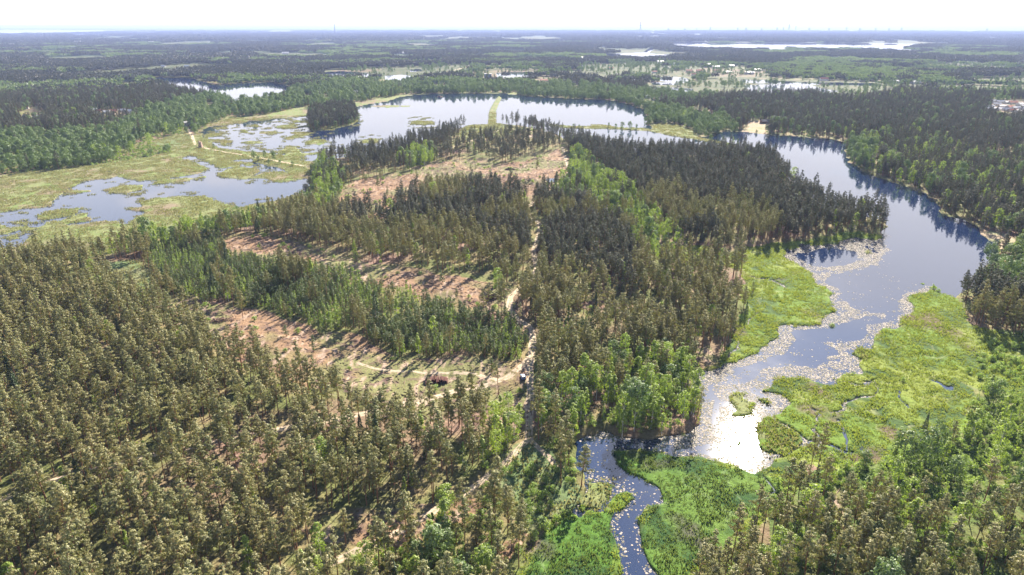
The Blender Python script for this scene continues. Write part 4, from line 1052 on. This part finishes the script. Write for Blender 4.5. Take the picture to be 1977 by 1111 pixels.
HOUSES = [
 (1478,241,17,9,3.2,2.8,M_WALLB,M_ROOFD,.1,'long dark-roofed house above the bare brown yard by the strait'),
 (1250,192,11,9,5.2,2.2,M_WALLW,M_ROOFL,.25,'white house at the right end of the far lake'),
 (1262,196,8,6,3,1.6,M_WALLW,M_ROOFR,-.3,'small red-roofed shed right of the white lake house'),
 (363,243,10,8,4.5,2.2,M_WALLW,M_ROOFL,.5,'white house among trees where the causeway road begins'),
 (181,215,12,8,3.2,2.4,M_WALLW,M_ROOFL,.2,'pale house at the left end of the cleared plots in the left forest'),
 (193,218,11,8,3.2,2.4,M_WALLY,M_ROOFR,-.2,'red-roofed house on the cleared plots in the left forest'),
 (206,220,12,8,3.2,2.6,M_WALLW,M_ROOFL,.3,'pale-roofed house mid way along the cleared plots in the left forest'),
 (221,219,14,9,3.2,2.6,M_WALLY,M_ROOFR,-.1,'widest red-roofed house on the cleared plots in the left forest'),
 (236,218,12,8,3.2,2.4,M_WALLW,M_ROOFG,.2,'grey-roofed house on the cleared plots in the left forest'),
 (250,219,13,8,3.2,2.4,M_WALLW,M_ROOFL,0,'pale house at the right end of the cleared plots in the left forest'),
 (50,212,11,8,3,2.4,M_WALLW,M_ROOFR,.3,'red-roofed house in the small gap at the far left, upper left'),
 (82,206,14,8,3,2.4,M_WALLW,M_ROOFL,.1,'pale house in the small gap at the far left, upper right'),
 (52,228,11,8,3,2.4,M_WALLY,M_ROOFL,-.2,'cream house in the small gap at the far left, lower left'),
 (70,230,9,7,3,2.0,M_WALLW,M_ROOFG,.2,'grey-roofed house in the small gap at the far left, lower right'),
 (686,182,12,9,4,3.2,M_WALLW,M_ROOFL,.5,'white gabled house in the trees left of the far lake'),
 (629,184,10,8,4,2.6,M_WALLY,M_ROOFR,.2,'small red-roofed house in the trees behind the wooded island'),
 (593,181,10,8,4,2.6,M_WALLW,M_ROOFG,-.2,'small grey-roofed house in the trees left of the wooded island'),
 (455,196,13,9,4,2.6,M_WALLW,M_ROOFL,.1,'pale house on the near shore of the upper left lake'),
 (405,198,11,8,3.5,2.4,M_WALLW,M_ROOFR,.2,'red-roofed house at the foot of the dark pines by the upper left lake'),
 (488,158,12,9,5,2.6,M_WALLY,M_ROOFG,0,'house at the sandy far beach of the upper left lake'),
 (243,158,16,10,4,3,M_WALLW,M_ROOFR,.1,'long red roof at the left end of the upper left lake'),
 (258,158,14,9,4,3,M_WALLW,M_ROOFG,-.1,'grey-roofed house at the left end of the upper left lake'),
 (892,148,30,12,5,3,M_WALLW,M_ROOFR,.05,'long red and white farm building left of the settling ponds'),
 (902,151,26,12,5,3,M_WALLW,M_ROOFL,.0,'long white farm building left of the settling ponds'),
 (816,165,14,9,5,3,M_WALLY,M_ROOFR,.3,'sandy coloured house in the wood beyond the left far lake'),
 (845,162,34,11,5,2,M_WALLW,M_ROOFG,.05,'long low grey-roofed hall in the wood beyond the far lake'),
 (1110,165,16,10,5,3,M_WALLW,M_ROOFL,.2,'white house in the woods beyond the right far lake'),
 (1050,160,20,12,5,3,M_WALLY,M_ROOFR,.2,'reddish farm house beyond the dike end'),
 (1330,141,20,14,6,4,M_WALLY,M_ROOFR,.05,'broad red-roofed building in the far village, leftmost'),
 (1352,141,27,14,7,4,M_WALLY,M_ROOFR,.0,'longest red-roofed building in the far village'),
 (1364,130,24,16,9,3,M_WALLW,M_ROOFL,.05,'tall white building at the back of the far village'),
 (1382,133,27,14,7,3,M_WALLW,M_ROOFG,.0,'long grey-roofed building at the back of the far village'),
 (1384,141,21,14,6,4,M_WALLW,M_ROOFR,.05,'red-roofed building right of the middle of the far village'),
 (1412,131,18,14,7,3,M_WALLW,M_ROOFL,-.05,'white building at the back right of the far village'),
 (1404,143,26,14,6,3,M_WALLY,M_ROOFG,.05,'low grey-roofed house at the near edge of the far village'),
 (1446,144,30,14,6,3,M_WALLW,M_ROOFL,.1,'white house at the right end of the far village, nearer'),
 (1462,139,21,14,6,3,M_WALLW,M_ROOFL,.0,'white house at the right end of the far village, farther'),
 (1299,127,34,14,7,3,M_WALLW,M_ROOFL,.0,'white building in the far woods left of the village'),
 (1275,123,26,14,8,3,M_WALLW,M_ROOFG,.0,'grey-roofed building in the far woods left of the village'),
 (1590,157,24,12,6,4,M_WALLW,M_ROOFR,.1,'red-roofed house beyond the glittering right ponds'),
 (1668,158,26,12,6,4,M_WALLW,M_ROOFR,.1,'red-roofed house at the wood edge on the far right'),
 (1730,162,20,12,6,3,M_WALLW,M_ROOFL,.1,'white house at the wood edge on the far right, left of two'),
 (1768,163,24,12,5,3,M_WALLW,M_ROOFL,.1,'white house at the wood edge on the far right, right of two'),
 (770,104,24,16,8,4,M_WALLW,M_ROOFR,.1,'pale building group member in the far forest, left of two'),
 (781,105,26,16,8,4,M_WALLW,M_ROOFL,.1,'bright building in the far forest, right of two'),
]
for h_ in HOUSES: house(*h_, chimney=h_[2] < 20)
rh_ = random.Random(4)
CLR = [(1905,203),(1917,199),(1930,201),(1942,203),(1955,204),(1968,207),(1911,209),(1924,206),(1936,209),(1949,210),(1961,212),(1972,215),(1931,214),(1943,216),(1955,218),(1967,221),(1914,213),(1978,210)]
rows_ = ['back row', 'middle row', 'front row']
for i, (a, b) in enumerate(CLR):
    roof = (M_ROOFL, M_ROOFL, M_ROOFG, M_ROOFL, M_ROOFR)[i % 5]
    nm = {M_ROOFL.name: 'white-roofed', M_ROOFG.name: 'grey-roofed', M_ROOFR.name: 'red-roofed'}[roof.name]
    house(a, b, rh_.uniform(11, 15), rh_.uniform(8, 11), 3.2, rh_.uniform(1.8, 2.8), M_WALLW, roof, rh_.uniform(-.5, .5), ORD[sorted(CLR[(i // 6) * 6:(i // 6) * 6 + 6]).index((a, b))] + ' cottage from left, ' + nm + ', in the ' + rows_[0 if i < 6 else 1 if i < 12 else 2] + ' of the far right settlement', True, nm + ' cottages of the right settlement, ' + rows_[0 if i < 6 else 1 if i < 12 else 2])

rf_ = random.Random(12)
FARM = {'behind the upper left lake': (60, 600, 112, 140), 'beyond the two middle lakes': (900, 1240, 108, 172), 'in the far left woods': (20, 560, 84, 106), 'in the far right woods': (1480, 1960, 100, 150), 'round the right ponds': (1180, 1420, 118, 205)}
for zn, (xa, xb, ya, yb) in FARM.items():
    pts = sorted((rf_.uniform(xa, xb), rf_.uniform(ya, yb)) for _ in range(9))
    for i, (a, b) in enumerate(pts):
        X, Y = px2w(a, b)
        if sample(water, X, Y): continue
        roof, nm = ((M_ROOFL, 'white-roofed'), (M_ROOFR, 'red-roofed'), (M_ROOFG, 'grey-roofed'))[i % 3]
        k_ = 1 + max(0, (130 - b)) / 30
        house(a, b, rf_.uniform(14, 26) * k_, rf_.uniform(9, 12) * k_, 5 * k_, 3 * k_, M_WALLW, roof, rf_.uniform(-.4, .4), ORD[i] + ' farm building from left, ' + nm + ', ' + zn, False, 'farm buildings ' + zn)
# grey square block at the settling ponds
def empty_at(name, px_, py_, label, cat, rot=0, group=None):
    X, Y = px2w(px_, py_); X = float(X); Y = float(Y)
    e = bpy.data.objects.new(name, None); COL.objects.link(e); e.location = (X, Y, float(samplez(X, Y)) - .05); e.rotation_euler = (0, 0, rot)
    return tag(e, label, cat, group)
e = empty_at('industrial_building', 942, 151, 'dark grey windowless block beside the settling ponds', 'building')
part('wall', [(0, 0, 6, 22, 16, 12)], simple('grey_cladding', (.22, .25, .28), .7), e); part('roof', [(0, 0, 12.2, 23, 17, .5)], M_ROOFG, e); part('door', [(-4, -8.05, 2, 4, .15, 4)], M_ROOFD, e)
# ruined brick tower by the causeway
e = empty_at('brick_tower', 388, 286, 'narrow ruined brick tower where the causeway road bends', 'tower')
Vt, Ft = boxes([(0, 0, 2, 4.4, 4.4, 4), (0, 0, 5.5, 3.4, 3.4, 3.0), (-.9, .2, 7.8, 1.3, 2.6, 1.7), (.9, -.4, 7.5, 1.2, 1.6, 1.0)])
link('wall', mesh_np('wall', Vt, [Ft], [M_STONE]), e); part('doorway', [(0, -2.22, 1.1, 1.2, .1, 2.2)], M_ROOFD, e); part('window', [(0, -1.72, 5.2, .8, .08, 1.3)], M_GLASS, e)
# small hide on the lake
e = empty_at('floating_hide', 849, 187.6, 'small dark hut on a raft in the middle of the far lake', 'hut')
e.location.z = 0
part('raft', [(0, 0, .2, 12, 7, .5)], M_WALLB, e); part('cabin', [(-1, 0, 2.0, 5, 4, 3)], M_ROOFD, e); part('roof', [(-1, 0, 3.7, 6, 5, .3)], M_ROOFD, e)

# car on the sandy junction
M_CARB = simple('blue_car_paint', (.22, .38, .68), .25, var=.04, spec=.7)
M_CARW = simple('white_car_roof', (.82, .84, .88), .3, var=.02, spec=.6)
M_TYRE = simple('tyre_rubber', (.02, .02, .02), .9)
M_CHROME = simple('wheel_rim', (.6, .6, .62), .3, metal=.8)
M_RED = simple('tail_lamp', (.5, .02, .02), .3)
M_LAMP = simple('head_lamp', (.85, .85, .85), .2)
e = empty_at('parked_car', 1010, 738, 'blue estate car with pale roof parked on the sandy track junction', 'car', rot=.15)
def prism(profile, x0, x1, taper=0.0):
    n = len(profile); V = [(x0 + taper * (z > 1.0), y, z) for y, z in profile] + [(x1 - taper * (z > 1.0), y, z) for y, z in profile]
    return np.array(V, float), n
prof = [(-2.25,.35),(-2.3,.75),(-2.2,.98),(2.2,.98),(2.3,.7),(2.2,.35)]
prof = [(-2.25,.32),(-2.32,.7),(-2.25,.96),(1.05,1.0),(2.1,.86),(2.28,.62),(2.2,.32)]
V, n_ = prism(prof, -.9, .9)
link('body', mesh_np('body', V, [[(i, (i + 1) % n_, n_ + (i + 1) % n_, n_ + i) for i in range(n_)], [tuple(range(n_))[::-1], tuple(range(n_, 2 * n_))]], [M_CARB]), e)
cab = [(-2.15,.985),(-1.85,1.48),(.1,1.5),(.95,.99)]
V = np.array([(-.84 + .14 * (z > 1.2), y, z) for y, z in cab] + [(.84 - .14 * (z > 1.2), y, z) for y, z in cab])
link('window', mesh_np('window', V, [[(i, (i + 1) % 4, 4 + (i + 1) % 4, 4 + i) for i in range(4)], [(3, 2, 1, 0), (4, 5, 6, 7)]], [M_GLASS]), e)
part('roof', [(0, -.88, 1.515, 1.36, 1.9, .06)], M_CARW, e)
for a_ in (-1, 1):
    for b_ in (-1.4, 1.4):
        wv, wf_ = tube([(a_ * .72, b_, .33), (a_ * .93, b_, .33)], [.33, .33], 14)
        wl = link('wheel', mesh_np('wheel', wv, [wf_, [tuple(range(14)), ]], [M_TYRE]), e)
        rv, rf_ = tube([(a_ * .75, b_, .33), (a_ * .94, b_, .33)], [.2, .2], 10)
        link('rim', mesh_np('rim', rv, [rf_, [tuple(range(10, 20))]], [M_CHROME]), wl)
    part('tail_lamp', [(a_ * .74, -2.31, .78, .22, .06, .2)], M_RED, e); part('headlight', [(a_ * .68, 2.25, .68, .32, .1, .16)], M_LAMP, e)
part('bumper', [(0, -2.34, .45, 1.7, .1, .2)], M_ROOFD, e)

# log pile and brush heaps
def logs(name, px_, py_, w, d, h, nlog, color, label, cat, r=.16, ln=4.0, messy=.0, rot=0):
    e0 = empty_at(name, px_, py_, label, cat, rot)
    x0, y0, z0 = e0.location; bpy.data.objects.remove(e0)
    rr = np.random.RandomState(int(px_)); parts = []
    for i in range(nlog):
        u = rr.uniform(-1, 1); f = rr.uniform(0, 1) ** 1.5
        x = u * w / 2; y = rr.uniform(-1, 1) * d / 2 * (1 - f); z = r + f * h * (1 - u * u * .7)
        dv = np.array([rr.normal() * messy, 1 if messy < .4 else rr.normal(), rr.normal() * messy * .35]); dv = dv / np.linalg.norm(dv) * ln * rr.uniform(.7, 1.1) / 2
        c = np.array([x, y, z]); parts.append(tube([c - dv, c, c + dv], [r * rr.uniform(.6, 1.2)] * 3, 5))
    V, Fc = join(parts)
    ob = link(name, mesh_np(name, V, [Fc], [simple(name + '_wood', color, .9, var=.5, scale=.8)]), None, (x0, y0, z0)); ob.rotation_euler = (0, 0, rot)
    return tag(ob, label, cat)
logs('log_pile', 843, 741, 10, 3.0, 2.2, 170, (.13, .055, .045), 'dark reddish pile of logs beside the sandy track in the lower clearing', 'log pile', rot=.1)
logs('brush_heap', 950, 580, 7, 5, 2.6, 160, (.13, .06, .055), 'dark brush heap at the right end of the middle clearing', 'brush heap', .09, 3, .7)
logs('brush_heap', 430, 622, 12, 6, 1.3, 150, (.2, .13, .10), 'low brush heap near the lone pine in the lower clearing', 'brush heap', .09, 3, .6)
logs('brush_heap', 560, 492, 22, 8, 1.6, 260, (.2, .13, .12), 'long brush heap in the upper left part of the middle clearing', 'brush heap', .09, 3, .6)
logs('brush_heap', 985, 329, 10, 7, 2.0, 140, (.12, .08, .07), 'dark brush heap in the middle of the far clearing', 'brush heap', .1, 3.5, .7)

# masts and city on the horizon
def mast(px_, py_, top_px, w0, w1, label, cat, name, mat):
    X, Y = px2w(px_, py_); X = float(X); Y = float(Y)
    dep = Y * CP + H * SP
    hgt = (py_ - top_px) / F * dep * 1.02
    e = bpy.data.objects.new(name, None); COL.objects.link(e); e.location = (X, Y, 0); tag(e, label, cat)
    return e, hgt, dep
e, hgt, dep = mast(647, 68, 42, 0, 0, 'tall thin chimney standing above the flat horizon woods on the left', 'chimney', 'factory_chimney', M_CONC)
v, f = tube([(0, 0, -5), (0, 0, hgt * .5), (0, 0, hgt)], [8, 6.0, 5.0], 10); link('shaft', mesh_np('shaft', v, [f], [M_CONC], smooth=True), e)
part('top_ring', [(0, 0, hgt, 14, 14, 6)], M_ROOFD, e)
e, hgt, dep = mast(1236, 62, 40, 0, 0, 'needle shaped broadcast tower on the horizon in the middle', 'broadcast tower', 'broadcast_tower', M_CONC)
parts = [tube([(math.cos(a_) * 45, math.sin(a_) * 45, -5), (math.cos(a_) * 10, math.sin(a_) * 10, hgt * .32)], [9, 7], 6) for a_ in (0, 2.1, 4.2)]
v, f = join(parts); link('leg', mesh_np('leg', v, [f], [M_CONC]), e)
v, f = tube([(0, 0, hgt * .3), (0, 0, hgt * .55), (0, 0, hgt)], [16, 12, 5], 8); link('mast', mesh_np('mast', v, [f], [M_CONC], smooth=True), e)
v, f = tube([(0, 0, hgt * .50), (0, 0, hgt * .56)], [24, 24], 12); link('viewing_deck', mesh_np('viewing_deck', v, [f], [M_CONC], smooth=True), e)
rb = random.Random(8)
TOWERS = [(1523,58,48,46),(1536,58,51,36),(1371,59,53,38),(1424,59,54,40),(1345,59.5,55,30),(1440,59,54,60),(1470,59,55,50),(1500,59,54,52),(1512,59,53.5,40),(1562,59,54.5,60),(1600,59,55,56),(1634,58.5,53.5,48),(1660,59,55,70),(1690,59,54.5,60),(1716,59,55,56),(1740,59,54,60),(1905,59.5,55.5,60),(1290,60,55.5,50),(1322,60,56,60)]
lab_t = {0: 'tallest tower block on the hazy city skyline', 1: 'slim tower block just right of the tallest one on the skyline'}
for i, (a, b, tp, w) in enumerate(TOWERS):
    X, Y = px2w(a, b); X = float(X); Y = float(Y); dep = Y * CP + H * SP; hg = (b - tp) / F * dep; w = w * dep / 22000
    e = bpy.data.objects.new('tower_block', None); COL.objects.link(e); e.location = (X, Y, 0); e.rotation_euler = (0, 0, rb.uniform(-.4, .4))
    tag(e, lab_t.get(i) or (ORD[sorted(q_[0] for q_ in TOWERS if i < 2 or (q_[0] < 1523) == (a < 1523) and q_[0] not in (1523, 1536)).index(a) if i > 1 else 0] + ' faint block from left on the skyline ' + ('left' if a < 1523 else 'right') + ' of the tallest tower'), 'tower block', 'skyline blocks ' + ('left' if a < 1523 else 'right') + ' of the tallest' if i > 1 else None)
    part('wall', [(0, 0, hg / 2, w, w * .5, hg)], M_CONC, e); part('roof', [(0, 0, hg + 2, w * .5, w * .3, 5)], M_ROOFG, e)
    part('window_band', [(0, -w * .25 - .6, hg * (.2 + .15 * q_), w * .9, 1, 3) for q_ in range(5)], M_GLASS, e)
print('COUNTS', counts, len(bpy.data.objects))
